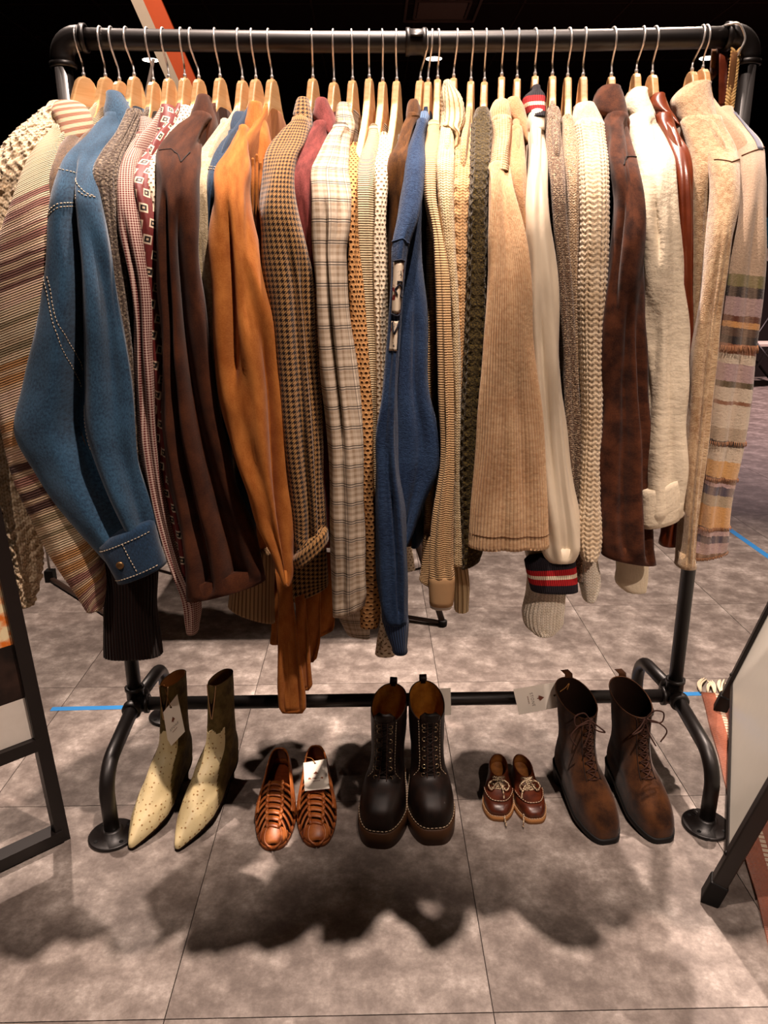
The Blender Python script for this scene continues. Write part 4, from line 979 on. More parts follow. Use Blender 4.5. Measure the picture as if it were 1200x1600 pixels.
st = [(vlen(rows, v) / Lb_, lin(c)) for v, c in seq]
def blanket_fn():
    u, v = uvs(); n = noise(comb(u, v), 40, 2); f = noise(comb(u, v), 240, 5, 0.75); w = noise(comb(u * 1.0, v * 0.05), 60, 2)
    z = (v + (n - 0.5) * 0.004 + (f - 0.5) * 0.008 - u * 0.10) / Lb_
    c = ramp(z, st, True); c = mixc(sstep(w, 0.35, 0.65) * 0.35, c, lin((214, 190, 166))); c = mixc(sstep(f, 0.5, 0.75) * 0.5, c, lin((104, 74, 54)))
    return c, f
g, L = garment(34, 'blanket_coat', 'coat', 'striped wool blanket coat with navy, ochre and black bands at the right end', 'striped blanket coat',
        rows, mat('blanket_stripes', blanket_fn, 0.97, 0.08, 0.4, bump=0.9, dist=0.002), 0.028, hem=0.68, nu=72, wr=0.002, folds=[(0.1, -0.1, 0.1, 0.006, 300, 860)])
V, Fc = patch(L, 180, 238, 0.05, 0.55, 0.0008, 12, 6); o = part('shoulder_stripe', V, Fc, fuzzy('slate_wool', (86, 92, 112), (140, 142, 156), 150), g); o.modifiers.new('thick', 'SOLIDIFY').thickness = 0.001
V, Fc = tube(seam(L, [(246, -0.95), (240, -0.2), (233, 0.9)], 0.0004), 0.0014, 6); part('armhole_seam', V, Fc, plain('seam_tan', (120, 84, 52), 0.9), g)
# short yarn fringe along one woven band and the hem
ms = []
for (vv, ln, nn) in ((538, 12, 34), (862, 8, 30), (686, 7, 26), (742, 5, 26), (818, 5, 26)):
    for k in range(nn):
        s = -0.92 + 1.84 * k / (nn - 1)
        a = at(L, vv, s, 0.001); b = at(L, vv + ln, min(0.97, max(-0.97, s + random.uniform(-0.04, 0.04))), 0.003)
        ms.append(tube([a, (a + b) / 2 + np.array([0, -0.002, 0]), b], 0.0006, 4))
V, Fc = merge(*ms); tag(part('yarn_fringe', V, Fc, plain('yarn_brown', (168, 124, 90), 0.95), g), kind='stuff')

# ------------------------------------------------------------------ shoes: stacks of tilted plan outlines
FOOT = ([0, .12, .3, .5, .7, .85, 1], [.74, .74, .72, .84, 1.0, .97, .90])
POINT = ([0, .12, .3, .5, .66, .8, .9, .96, 1], [.80, .80, .74, .92, 1.0, .84, .62, .46, .36])
class Frame:
    """heel point on the floor, toe direction; local (x across, f forward, z up)"""
    def __init__(s, heel, toe):
        s.o = np.array([heel[0], heel[1], 0.0]); d = np.array([toe[0] - heel[0], toe[1] - heel[1], 0.0]); s.L = np.linalg.norm(d)
        s.f = d / s.L; s.r = np.array([-s.f[1], s.f[0], 0.0])
    def __call__(s, p):
        p = np.asarray(p, float)
        return s.o + p[..., 0:1] * s.r + p[..., 1:2] * s.f + p[..., 2:3] * np.array([0, 0, 1.0])
def shoe_grid(rings, prof, n=46, nth=56):
    R_ = np.array(rings, float)
    k = np.concatenate([[0], np.cumsum(np.linalg.norm(np.diff(R_[:, :5], axis=0), axis=1) + 0.002)])
    Ri = hermite(k, R_, np.linspace(0, k[-1], n))
    th = np.linspace(0, 2 * math.pi, nth, endpoint=False)
    q = (1 - np.cos(th)) / 2
    G = np.zeros((n, nth, 3))
    for i, (zh, zt, fh, ft, W_, e, mx) in enumerate(Ri):
        e = max(0.4, e); mx = min(1, max(0, mx))
        pf = np.interp(q, *prof) * (1 - mx) + mx
        sn = np.sin(th)
        G[i, :, 0] = W_ * np.sign(sn) * np.abs(sn) ** e * pf
        G[i, :, 1] = fh + (ft - fh) * q
        G[i, :, 2] = zh + (zt - zh) * q
    return G
def on(G, i, th):
    """point of the upper at row fraction i and angle th (pi is the toe line)"""
    n, m = G.shape[:2]; a = i * (n - 1); t = (th % (2 * math.pi)) / (2 * math.pi) * m
    a0, t0 = int(a), int(t); a1, t1 = min(n - 1, a0 + 1), (t0 + 1) % m
    fa, ft = a - a0, t - int(t); t0 %= m
    return (G[a0, t0] * (1 - ft) + G[a0, t1] * ft) * (1 - fa) + (G[a1, t0] * (1 - ft) + G[a1, t1] * ft) * fa
def gridmesh(G, caps=(False, False)):
    n, m = G.shape[:2]; Fc = grid_faces(n, m)
    if caps[0]: Fc.append(tuple(range(m))[::-1])
    if caps[1]: Fc.append(tuple((n - 1) * m + k for k in range(m)))
    return G.reshape(-1, 3), Fc
def inset(row, d):
    c = row.mean(0); v = row - c; l = np.linalg.norm(v[:, :2], axis=1)[:, None] + 1e-9
    return c + v * (1 - np.minimum(0.6, d / l))
def shell(par, fr, G, m_up, m_in, rows_in=0.55, name='upper', name_in='lining'):
    n = len(G)
    lip = np.stack([inset(G[-1], 0.0015) + np.array([0, 0, 0.0015]), inset(G[-1], 0.003)])
    V, Fc = gridmesh(np.concatenate([G, lip])); o = part(name, fr(V), Fc, m_up, par, uv=np.stack([V[:, 0] + V[:, 1], V[:, 2]], 1))
    k = int(n * rows_in)
    inn = np.stack([inset(G[j], 0.0034) for j in range(n - 1, k, -1)])
    V, Fc = gridmesh(inn, (False, True)); part(name_in, fr(V), Fc, m_in, par, uv=np.stack([V[:, 0] + V[:, 1], V[:, 2]], 1))
    return o
def sole(par, fr, ring, z0, z1, m, grow=0.002, name='sole', prof=FOOT, taper=0.0):
    """slab under an outline: ring is (zh, zt, fh, ft, W, e, mx)"""
    zh, zt, fh, ft, W_, e, mx = ring; rows = []
    for (g, dz) in ((-0.002, 0), (0.0, 0.002), (0.0, 0.5), (0.0, 0.98), (-0.002, 1.0)):
        za, zb = (z0[0], z0[1]), (z1[0], z1[1])
        d = dz if dz > 0.01 else dz * 0.02
        rows.append((za[0] + (zb[0] - za[0]) * d, za[1] + (zb[1] - za[1]) * d, fh - grow - g, ft + grow + g - taper * (1 - d), W_ + grow + g, e, mx))
    R_ = np.array(rows); th = np.linspace(0, 2 * math.pi, 56, endpoint=False); q = (1 - np.cos(th)) / 2; G = np.zeros((5, 56, 3))
    for i, (zh, zt, fh, ft, W_, e, mx) in enumerate(R_):
        sn = np.sin(th); G[i, :, 0] = W_ * np.sign(sn) * np.abs(sn) ** e * np.interp(q, *prof); G[i, :, 1] = fh + (ft - fh) * q; G[i, :, 2] = zh + (zt - zh) * q
    V, Fc = gridmesh(G, (True, True)); return part(name, fr(V), Fc, m, par)
def ribbon(P_, side, w, t):
    """flat strip along points, w wide across side, t thick"""
    P_ = np.asarray(P_, float); n = len(P_); tg = np.gradient(P_, axis=0); V = []
    for i in range(n):
        s = np.asarray(side[i] if np.ndim(side) == 2 else side, float); s = s / np.linalg.norm(s)
        nn = np.cross(tg[i], s); nn /= np.linalg.norm(nn) + 1e-9
        for a, b in ((-1, 0), (-0.8, 1), (0.8, 1), (1, 0), (0.8, -1), (-0.8, -1)): V.append(P_[i] + s * a * w / 2 + nn * b * t / 2)
    Fc = [(i * 6 + k, i * 6 + (k + 1) % 6, (i + 1) * 6 + (k + 1) % 6, (i + 1) * 6 + k) for i in range(n - 1) for k in range(6)]
    Fc += [tuple(range(6))[::-1], tuple((n - 1) * 6 + k for k in range(6))]
    return np.array(V), Fc

def leather(name, a, b, rough=0.45, spec=0.4, sc=40):
    def fn():
        co = objco(); n = noise(co, sc, 5, 0.6); g = voro(co, 600)
        return mixc(sstep(n, 0.3, 0.7), lin(a), lin(b)), g * 0.25 + n * 0.5
    return mat(name, fn, rough, spec, bump=0.25, dist=0.0008)
def ostrich_fn():
    co = objco(); d = voro(co, 105.0, rnd=0.55); n = noise(co, 30, 3)
    c = mixc(n, lin((224, 206, 158)), lin((240, 226, 186)))
    return mixc(sstep(d, 0.27, 0.15), c, lin((176, 140, 88))), sstep(d, 0.34, 0.05) + n * 0.4
m_ostrich = mat('cream_ostrich', ostrich_fn, 0.5, 0.35, bump=0.5, dist=0.0015)
m_olive = leather('olive_nubuck', (96, 82, 50), (132, 114, 72), 0.8, 0.15)
m_lining_dk = plain('dark_lining', (46, 30, 20), 0.9, 0.1)
m_lining_cr = plain('cream_lining', (196, 160, 120), 0.8, 0.2)
m_black = plain('black_rubber', (16, 12, 11), 0.6, 0.3)
LEXP, LK = 1.0, 1.0
m_tag = plain('white_card', (240, 232, 218), 0.7, 0.2, var=0.03)
LEXP, LK = 1.0, 1.0
m_ink = plain('brown_ink', (120, 72, 56), 0.8, 0.1)
m_ink2 = plain('grey_ink', (112, 96, 88), 0.8, 0.1)
m_twine = plain('jute_twine', (150, 106, 60), 0.95, 0.05)

LEXP, LK = 1.2, 0.82
def hang_tag(corners, label, string=None, ink=True, texts=True):
    """corners (3-D): top-left, top-right, bottom-right, bottom-left of an upright card"""
    tl, tr, br, bl = [np.array(c, float) for c in corners]
    ex = (tr - tl + br - bl) / 2; ey = (tl - bl + tr - br) / 2; nn = np.cross(ex, ey); nn /= np.linalg.norm(nn)
    c0 = (tl + tr + br + bl) / 4
    if np.dot(nn, CAM - c0) < 0: nn = -nn
    lo = min(c[2] for c in (tl, tr, br, bl))
    t = empty('price_tag', (c0[0], c0[1], lo), label, 'price tag', 'white price tags')
    nx, ny = 5, 7; V = []
    at2 = lambda a, b, h=0.0: tl * (1 - a) * b + tr * a * b + bl * (1 - a) * (1 - b) + br * a * (1 - b) + nn * h
    for off in (0.0004, -0.0004):
        for j in range(ny):
            for i in range(nx): V.append(at2(i / (nx - 1), j / (ny - 1), off))
    Fc = [(j * nx + i, j * nx + i + 1, (j + 1) * nx + i + 1, (j + 1) * nx + i) for j in range(ny - 1) for i in range(nx - 1)]
    m = nx * ny; Fc += [tuple(k + m for k in q[::-1]) for q in Fc]
    bd = [i for i in range(nx)] + [j * nx + nx - 1 for j in range(1, ny)] + [(ny - 1) * nx + i for i in range(nx - 2, -1, -1)] + [j * nx for j in range(ny - 2, 0, -1)]
    Fc += [(bd[k], bd[(k + 1) % len(bd)], bd[(k + 1) % len(bd)] + m, bd[k] + m) for k in range(len(bd))]
    part('card', V, Fc, m_tag, t, smooth=False)
    if ink:
        # emblem: an upward spearhead of stacked chevrons
        A = [(0, 1), (.34, .42), (.5, .1), (.28, .2), (.3, -.02), (.1, .12), (.07, -.2), (-.07, -.2), (-.1, .12), (-.3, -.02), (-.28, .2), (-.5, .1), (-.34, .42)]
        asp = np.linalg.norm(ey) / np.linalg.norm(ex); s = 0.24
        V = [at2(0.5 + x * s, 0.52 + y * s / asp * 0.85, 0.0008) for x, y in A]
        part('emblem', V, [tuple(range(len(A)))], m_ink, t, smooth=False)
        cu = bpy.data.curves.new('lettering', 'FONT'); cu.body = 'STONE'; cu.align_x = 'CENTER'; cu.size = 1.0; cu.space_character = 1.25
        to = bpy.data.objects.new('lettering', cu); link(to)
        dg = bpy.context.evaluated_depsgraph_get()
        me = bpy.data.meshes.new_from_object(to.evaluated_get(dg)); bpy.data.objects.remove(to)
        co = np.array([v.co[:] for v in me.vertices]); wdt = co[:, 0].max() - co[:, 0].min()
        k = 0.52 / wdt; base = ploc(t)
        for v, q in zip(me.vertices, co):
            p = at2(0.5 + q[0] * k, 0.35 + q[1] * k / asp, 0.0008) - base
            v.co = p
        me.materials.clear(); me.materials.append(m_ink2)
        o = bpy.data.objects.new('lettering', me); link(o); o.parent = t
        ms = []
        for q in range(9):
            a = 0.35 + q * 0.034
            ms.append((np.array([at2(a, 0.275, 0.0008), at2(a + 0.02, 0.275, 0.0008), at2(a + 0.02, 0.298, 0.0008), at2(a, 0.298, 0.0008)]), [(0, 1, 2, 3)]))
        V, Fc = merge(*ms); part('small_print', V, Fc, m_ink, t, smooth=False)
    hole = at2(0.5, 0.90, 0.0006)
    if ink: v, f = lathe([(0.0026, 0), (0.0026, 0.0005)], hole, nn, 12)
    if ink: part('hole', v, f, plain('hole_black', (5, 4, 4), 0.9), t)
    if string is not None:
        V, Fc = tube(smooth_path([hole + nn * 0.001] + [np.array(p, float) for p in string], 24), 0.0011, 6); part('string', V, Fc, m_twine, t)
    return t

# --- pointed ostrich ankle boots
def ostrich_boot(heel, toe, label, lean=0.0):
    fr = Frame(heel, toe); L = fr.L
    t = empty('ankle_boot', fr.o, label, 'boot', 'cream ostrich ankle boots')
    rings = [(.066, .006, .030, L, .043, .62, 0), (.080, .016, .026, L - .001, .043, .62, 0), (.098, .036, .022, L - .022, .041, .66, .10), (.112, .062, .022, L - .066, .038, .72, .35),
             (.128, .098, .026, L - .112, .035, .8, .6), (.150, .135, .032, .142, .031, .95, .8), (.190, .184, .034, .128, .028, 1, 1), (.240, .238, .030, .122, .026, 1, 1), (.296, .300, .024, .118, .021, .8, 1)]
    G = shoe_grid(rings, POINT, 120, 128)
    G[..., 0] += lean * np.clip((G[..., 2] - 0.1) / 0.17, 0, 1)
    n, m = G.shape[:2]
    V, Fc = gridmesh(G)
    def in_vamp(q):
        i, k = q[0] // m, q[0] % m
        ang = abs(2 * math.pi * (k + .5) / m - math.pi); zf = G[i, m // 2, 2]; r = i / (n - 1)
        return zf < .182 + .006 * math.cos(6 * ang) and ang < np.interp(r, [0, .10, .25, .40, .62], [1.45, 1.38, 1.12, 1.0, 1.0])
    fv = [q for q in Fc[:(n - 1) * m] if in_vamp(q)]; fs = [q for q in Fc[:(n - 1) * m] if not in_vamp(q)]
    def submesh(fs):
        idx = sorted({i for q in fs for i in q}); mp = {i: k for k, i in enumerate(idx)}
        return V[idx], [tuple(mp[i] for i in q) for q in fs]
    v, f = submesh(fv); o = part('vamp', fr(v), f, m_ostrich, t)
    so = o.modifiers.new('thick', 'SOLIDIFY'); so.thickness = 0.003; so.offset = 1
    v, f = submesh(fs); part('shaft', fr(v), f, m_olive, t)
    inn = np.stack([inset(G[j], 0.003) for j in range(n - 1, int(n * .6), -1)]); v, f = gridmesh(inn, (False, True)); part('lining', fr(v), f, m_lining_cr, t)
    # front slit edged in pale piping
    pts = [on(G, q, math.pi - .04 - 1.6 * (q - .76)) + np.array([0, 0.0015, 0]) for q in np.linspace(1, .76, 14)] + [on(G, q, math.pi + .06 + 2.2 * (q - .76)) + np.array([0, 0.0015, 0]) for q in np.linspace(.76, 1, 14)]
    v, f = tube(fr(np.array(pts)), 0.0014, 6); part('piping', v, f, m_lining_cr, t)
    sl = [on(G, q, math.pi + a) + np.array([0, 0.0012, 0]) for q in np.linspace(1, .77, 8) for a in (-1.6 * (q - .76), .04 + 2.2 * (q - .76))]
    v = np.array(sl); f = [(2 * i, 2 * i + 1, 2 * i + 3, 2 * i + 2) for i in range(7)]; part('slit', fr(v), f, m_lining_dk, t, smooth=False)
    # thin sole and slender heel
    sole(t, fr, rings[0], (.062, .001), (.067, .007), m_lining_dk, 0.001, 'sole', POINT)
    hg = [(np.array([0, .048, 0]), .007, .007), (np.array([0, .047, .02]), .0075, .008), (np.array([0, .048, .045]), .013, .014), (np.array([0, .055, .066]), .024, .027)]
    th = np.linspace(0, 2 * math.pi, 20, endpoint=False)
    G2 = np.array([[c + np.array([a * math.cos(x), b * math.sin(x), 0]) for x in th] for c, a, b in hg]); v, f = gridmesh(G2, (True, True)); part('heel', fr(v), f, m_olive, t)
    return t, G, fr
t1, G1, f1 = ostrich_boot((-.544, .002), (-.620, -.294), 'cream ostrich pointed ankle boot with the white tag, nearest the left flange', 0.006)
t2, G2_, f2 = ostrich_boot((-.428, .002), (-.517, -.300), 'cream ostrich pointed ankle boot without a tag, right of its tagged twin', 0.004)
ty = -0.125
hang_tag([P(255, 1113, ty), P(277, 1085, ty), P(289, 1143, ty), P(264, 1169, ty)], 'white paper tag lettered STONE on the cream ostrich boot', [P(262, 1090, -.12), P(256, 1070, -.11)])

# --- woven huarache flats
m_hua = leather('tan_huarache', (162, 92, 46), (206, 134, 76), 0.42, 0.45)
m_hua_in = leather('cognac_insole', (124, 58, 24), (164, 88, 44), 0.5, 0.35)
m_hua_pad = plain('heel_pad', (150, 100, 76), 0.8, 0.15)
m_hua_dk = plain('vamp_gap', (46, 16, 6), 0.9, 0.1)
def huarache(heel, toe, label):
    fr = Frame(heel, toe); L = fr.L; W_ = .046
    t = empty('huarache_flat', fr.o, label, 'shoe', 'woven leather flats')
    sole(t, fr, (0, 0, 0.002, L, W_, .6, 0), (0, 0), (.011, .011), plain('tan_sole', (170, 104, 56), 0.6), 0.003)
    hw = lambda f: W_ * np.interp(f / L, *FOOT) * (max(0.0, 1 - (2 * min(1, max(0, f / L)) - 1) ** 2)) ** 0.30
    sole(t, fr, (0, 0, 0.006, L - .006, W_ - .003, .6, 0), (.010, .010), (.0125, .0125), m_hua_in, 0, 'insole')
    f0, f1_ = .145, L - .004
    Hh = lambda f: .012 + .052 * max(0.0, 1 - ((f - f0) / (L - f0))) ** 0.55
    pt = lambda f, s, r=0.0: np.array([(hw(f) + r * 0.5) * s, f, .010 + (Hh(f) - .010 + r) * (max(0, 1 - abs(s) ** 2.2)) ** 0.6])
    # dark backing shell under the weave
    G = np.array([[pt(f, s, -.003) for s in np.linspace(-1, 1, 15)] for f in np.linspace(f0 + .012, f1_, 14)])
    part('vamp_backing', fr(G.reshape(-1, 3)), grid_faces(14, 15, wrap=False), m_hua_dk, t)
    nb = 8
    for k in range(nb):
        f = f0 + .008 + k * (f1_ - f0 - .040) / (nb - 1)
        v, q = ribbon(fr(np.array([pt(f + .003 * math.sin(3 * s), s, .002) for s in np.linspace(-.36, .36, 7)])), fr.f, .0145, .0045); part('centre_plait', v, q, m_hua, t)
        for sg in (-1, 1):
            fo = f + (k - 1.5) * .0075
            path = [pt(f + (fo - f) * ((s - .3) / .7) ** 1.2, sg * s, .003) for s in np.linspace(.30, 1.0, 9)]
            v, q = ribbon(fr(np.array(path)), fr.f, .0088, .004); part('side_strap', v, q, m_hua, t)
            v, q = tube(fr(np.array([pt(f - .006, sg * .34, .005), pt(f, sg * .40, .0055), pt(f + .007, sg * .34, .005)])), .0036, 8); part('braid_knot', v, q, m_hua, t)
    # toe cap
    Gc = np.array([[pt(f, s, .001) for s in np.linspace(-1, 1, 17)] for f in np.linspace(L - .034, L - .001, 8)])
    o = part('toe_cap', fr(Gc.reshape(-1, 3)), grid_faces(8, 17, wrap=False), m_hua, t); o.modifiers.new('thick', 'SOLIDIFY').thickness = .002
    # heel cup
    th = np.linspace(-2.05, 2.05, 41); rows = []
    for z, g in ((.011, .0), (.03, .003), (.048, .001), (.062, -.005)):
        row = []
        for a in th:
            q = (1 - math.cos(a)) / 2; zz = .011 + (z - .011) * (1 - .45 * abs(a / 2.05) ** 1.5)
            f = .004 + (L - .008) * q; x = math.copysign((hw(max(.001, f)) + g), math.sin(a)) if abs(math.sin(a)) > .02 else 0
            x = (W_ + g) * np.sign(math.sin(a)) * abs(math.sin(a)) ** .6 * np.interp(q, *FOOT)
            row.append((x, f - g, zz))
        rows.append(row)
    G = np.array(rows); o = part('heel_cup', fr(G.reshape(-1, 3)), grid_faces(4, 41, wrap=False), m_hua, t); so = o.modifiers.new('thick', 'SOLIDIFY'); so.thickness = .0025; so.offset = 0
    pd = np.stack([inset(G[1][11:30], .004), inset(G[2][11:30], .004), inset(G[3][11:30], .0045)]); part('heel_pad', fr(pd.reshape(-1, 3)), grid_faces(3, 19, wrap=False), m_hua_pad, t)
    v, q = tube(fr(G[3]), .0022, 6); part('collar_piping', v, q, m_hua, t)
    for sg in (-1, 1):
        for dz in (0, .012):
            a = G[2 if dz else 3][2 if sg < 0 else 38]; b = pt(f0 + .012 + dz, sg * .85, .003)
            v, q = ribbon(fr(np.array([a, (a + b) / 2 + np.array([sg * .001, 0, .002]), b])), (0, 0, 1), .006, .003); part('side_strap', v, q, m_hua, t)
    return t
huarache((-.322, .0), (-.306, -.300), 'tan woven leather flat beside the ostrich boots, empty inside')
huarache((-.232, .008), (-.210, -.292), 'tan woven leather flat with a white tag lying inside')
hang_tag([F(474, 1192, .060), F(510, 1186, .060), F(515, 1232, .070), F(476, 1236, .070)], 'white paper tag lettered STONE lying in the woven flat', [F(488, 1186, .064), F(476, 1183, .058)])

# --- heavy lace-up platform boots
m_dkboot = leather('dark_brown_oiled', (26, 15, 10), (52, 33, 23), 0.5, 0.35)
m_gum = plain('gum_sole', (96, 66, 40), 0.55, 0.35)
m_yell = leather('ochre_lining', (168, 108, 34), (206, 146, 60), 0.6, 0.25)
m_stitch = plain('cream_stitch', (206, 186, 160), 0.8)
m_brass = plain('eyelet_metal', (190, 170, 140), 0.25, 0.5, 0.9)
m_lace_dk = plain('brown_lace', (36, 20, 13), 0.9)
def lacing(t, fr, G, rows, th0, m_lace, r=0.0016, eyel=True, er=0.0046, spread=0.34, bow=None, m_eye=None):
    L_, R_ = [], []
    for k, q in enumerate(rows):
        sp = spread * (1 - 0.10 * k / len(rows))
        for sg, lst in ((-1, L_), (1, R_)):
            p = on(G, q, th0 + sg * sp); c = on(G, q, th0); lst.append(p)
            if eyel:
                nrm = on(G, q, th0 + sg * (sp + .02)) - G[int(q * (len(G) - 1))].mean(0); nrm[2] = 0.2 * np.linalg.norm(nrm); nrm /= np.linalg.norm(nrm)
                ring = tube(fr(np.array([p + nrm * .001 + er * (math.cos(a) * np.cross(nrm, [0, 0, 1]) + math.sin(a) * np.cross(nrm, np.cross(nrm, [0, 0, 1]))) for a in np.linspace(0, 2 * math.pi, 12, endpoint=False)])), .0011, 5, closed=True)
                part('eyelet', *ring, m_eye or m_brass, t)
    out = np.array([0, .005, .003])
    ms = []
    for k in range(len(rows)):
        ms.append(tube(fr(smooth_path([L_[k], (L_[k] + R_[k]) / 2 + out, R_[k]], 9)), r, 6))
        if k < len(rows) - 1:
            ms.append(tube(fr(smooth_path([L_[k], (L_[k] + R_[k + 1]) / 2 + out, R_[k + 1]], 9)), r, 6)); ms.append(tube(fr(smooth_path([R_[k], (R_[k] + L_[k + 1]) / 2 + out * 1.3, L_[k + 1]], 9)), r, 6))
    v, f = merge(*ms); part('lace', v, f, m_lace, t)
    return L_, R_
def platform_boot(heel, toe, label, opening=0.0):
    fr = Frame(heel, toe); L = fr.L
    t = empty('platform_boot', fr.o, label, 'boot', 'dark lace-up platform boots')
    base = (.040, .040, .004, L - .006, .0555, .56, 0)
    sole(t, fr, base, (0, 0), (.042, .040), m_gum, .004, 'platform_sole')
    rings = [base, (.058, .058, .002, L - .006, .0555, .56, 0), (.078, .082, .002, L - .016, .0525, .58, 0), (.094, .100, .003, L - .045, .048, .65, .1), (.108, .114, .004, L - .088, .042, .75, .4), (.140, .144, .006, .168, .039, .9, .8),
             (.180, .182, .003, .154, .041, 1, 1), (.220, .222, -.002, .150, .042, 1, 1), (.252 + opening, .238, -.008, .150, .042, .9, 1)]
    G = shoe_grid(rings, FOOT, 54)
    shell(t, fr, G, m_dkboot, m_yell, .62)
    th = np.linspace(.9, 2 * math.pi - .9, 60)
    pts = np.array([on(G, .015, a) + (np.array([math.sin(a) * .002, -math.cos(a) * .002, .001])) for a in th])
    v, f = stitches(fr(pts), .0011, .006, .003); part('welt_stitching', v, f, m_stitch, t)
    for sg in (-1, 1):      # pale edge of the facing
        pts = np.array([on(G, q, math.pi + sg * s) + np.array([0, .0012, .0006]) for q, s in zip(np.linspace(.36, 1, 26), np.concatenate([np.linspace(.95, .62, 5), np.full(21, .62)]))])
        v, f = stitches(fr(pts), .0007, .0045, .0022); part('facing_stitching', v, f, m_stitch, t)
        pts = np.array([on(G, q, math.pi + sg * .14) + np.array([0, .002, .001]) for q in np.linspace(.42, 1, 20)]); v, f = tube(fr(pts), .0011, 5); part('facing_edge', v, f, plain('edge_brown', (84, 54, 36), .7), t)
    # tongue
    tg = np.array([[on(G, q, math.pi + a) + np.array([0, -.002 + .012 * max(0, q - .9) * 10 * 0, .0]) for a in np.linspace(-.5, .5, 7)] for q in np.linspace(.45, 1, 9)])
    top = tg[-1] + np.array([0, .006, .016]); top2 = tg[-1] * .5 + tg[-1].mean(0) * .5 + np.array([0, .004, .024])
    tg = np.concatenate([tg - np.array([0, .002, 0]), top[None], top2[None]]); o = part('tongue', fr(tg.reshape(-1, 3)), grid_faces(11, 7, wrap=False), m_dkboot, t); o.modifiers.new('thick', 'SOLIDIFY').thickness = .003
    lacing(t, fr, G, [.44, .52, .60, .68, .77, .86, .93], math.pi, m_lace_dk, .0017)
    # pull loop at the back
    p = on(G, 1, 0); v, f = ribbon(fr(np.array([p + np.array([0, 0, -.01]), p + np.array([0, -.006, .006]), p + np.array([0, -.004, .014]), p + np.array([0, .002, .006]), p + np.array([0, .004, -.006])])), fr.r, .018, .002); part('pull_loop', v, f, m_dkboot, t)
    return t, G, fr
platform_boot((-.034, -.034), (-.077, -.305), 'dark brown lace-up platform boot left of its twin, ochre lining')
t, G, fr = platform_boot((.040, -.033), (.050, -.298), 'dark brown lace-up platform boot with a card tucked behind it', .006)
hang_tag([P(680, 1076, -.020), P(704, 1075, -.020), P(705, 1117, -.020), P(681, 1118, -.020)], 'small blank white card behind the dark platform boot', None, ink=False)

# --- small moc-toe lace shoes
m_moc = leather('chestnut_leather', (72, 32, 18), (112, 58, 34), 0.35, 0.5)
m_mocsole = plain('tan_wedge_sole', (176, 128, 78), 0.6)
def lace_rope_fn():
    u, v = uvs(); return mixc(fract(v * 160.0 + u * 0.5) < 0.5, lin((214, 194, 160)), lin((84, 50, 32))), None
m_rope = mat('flecked_lace', lambda: (mixc(sstep(noise(objco(), 420, 1), .45, .55), lin((222, 204, 174)), lin((96, 60, 38))), None), 0.9)
def moc_shoe(heel, toe, label, long_lace):
    fr = Frame(heel, toe); L = fr.L; W_ = .0365
    t = empty('moc_shoe', fr.o, label, 'shoe', 'small moc-toe lace shoes')
    base = (.013, .013, .003, L - .004, W_, .56, 0)
    sole(t, fr, base, (0, 0), (.015, .013), m_mocsole, .0035)
    rings = [base, (.024, .024, .001, L - .003, W_, .56, 0), (.036, .034, .001, L - .012, W_ - .0015, .58, 0), (.045, .041, .002, L - .040, W_ - .005, .65, .1), (.054, .049, .003, .108, .026, .8, .5), (.064, .058, .003, .094, .024, .95, .9), (.070, .063, .004, .088, .0225, 1, 1)]
    G = shoe_grid(rings, FOOT, 40)
    shell(t, fr, G, m_moc, leather('tan_lining', (120, 76, 36), (160, 110, 60), .6, .2), .55)
    th = np.linspace(1.9, 2 * math.pi - 1.9, 40)
    pts = np.array([on(G, .40, a) + np.array([math.sin(a) * .0015, 0, .002]) for a in th]); v, f = tube(fr(pts), .0022, 6); part('moc_seam', v, f, m_moc, t)
    v, f = stitches(fr(pts + np.array([0, .002, .0014])), .0010, .004, .0026); part('moc_stitching', v, f, m_stitch, t)
    pts = np.array([on(G, .01, a) + np.array([math.sin(a) * .003, -math.cos(a) * .003, .001]) for a in np.linspace(.5, 5.78, 60)]); v, f = stitches(fr(pts), .0008, .004, .002); part('welt_stitching', v, f, m_stitch, t)
    lacing(t, fr, G, [.66, .76, .86, .95], math.pi, m_rope, .0019, True, .003, .55)
    q = on(G, .9, math.pi) + np.array([0, .006, .004])
    ms = []
    for sg in (-1, 1):
        ms.append(tube(fr(smooth_path([q, q + np.array([sg * .012, .006, .006]), q + np.array([sg * .024, .012, -.004]), q + np.array([sg * .018, .018, -.012]), q + np.array([sg * .004, .006, 0])], 20)), .0018, 6))
    e = q + np.array([long_lace * .010, .055, -.045]); ms.append(tube(fr(smooth_path([q, q + np.array([long_lace * .008, .02, -.010]), e, e + np.array([long_lace * .004, .035, -.008])], 20)), .0018, 6))
    v, f = merge(*ms); part('lace_bow', v, f, m_rope, t)
    return t
moc_shoe((.226, -.055), (.203, -.222), 'small chestnut moc-toe shoe beside the platform boots', 1.2)
moc_shoe((.276, -.058), (.287, -.233), 'small chestnut moc-toe shoe nearer the suede boots', -2.4)

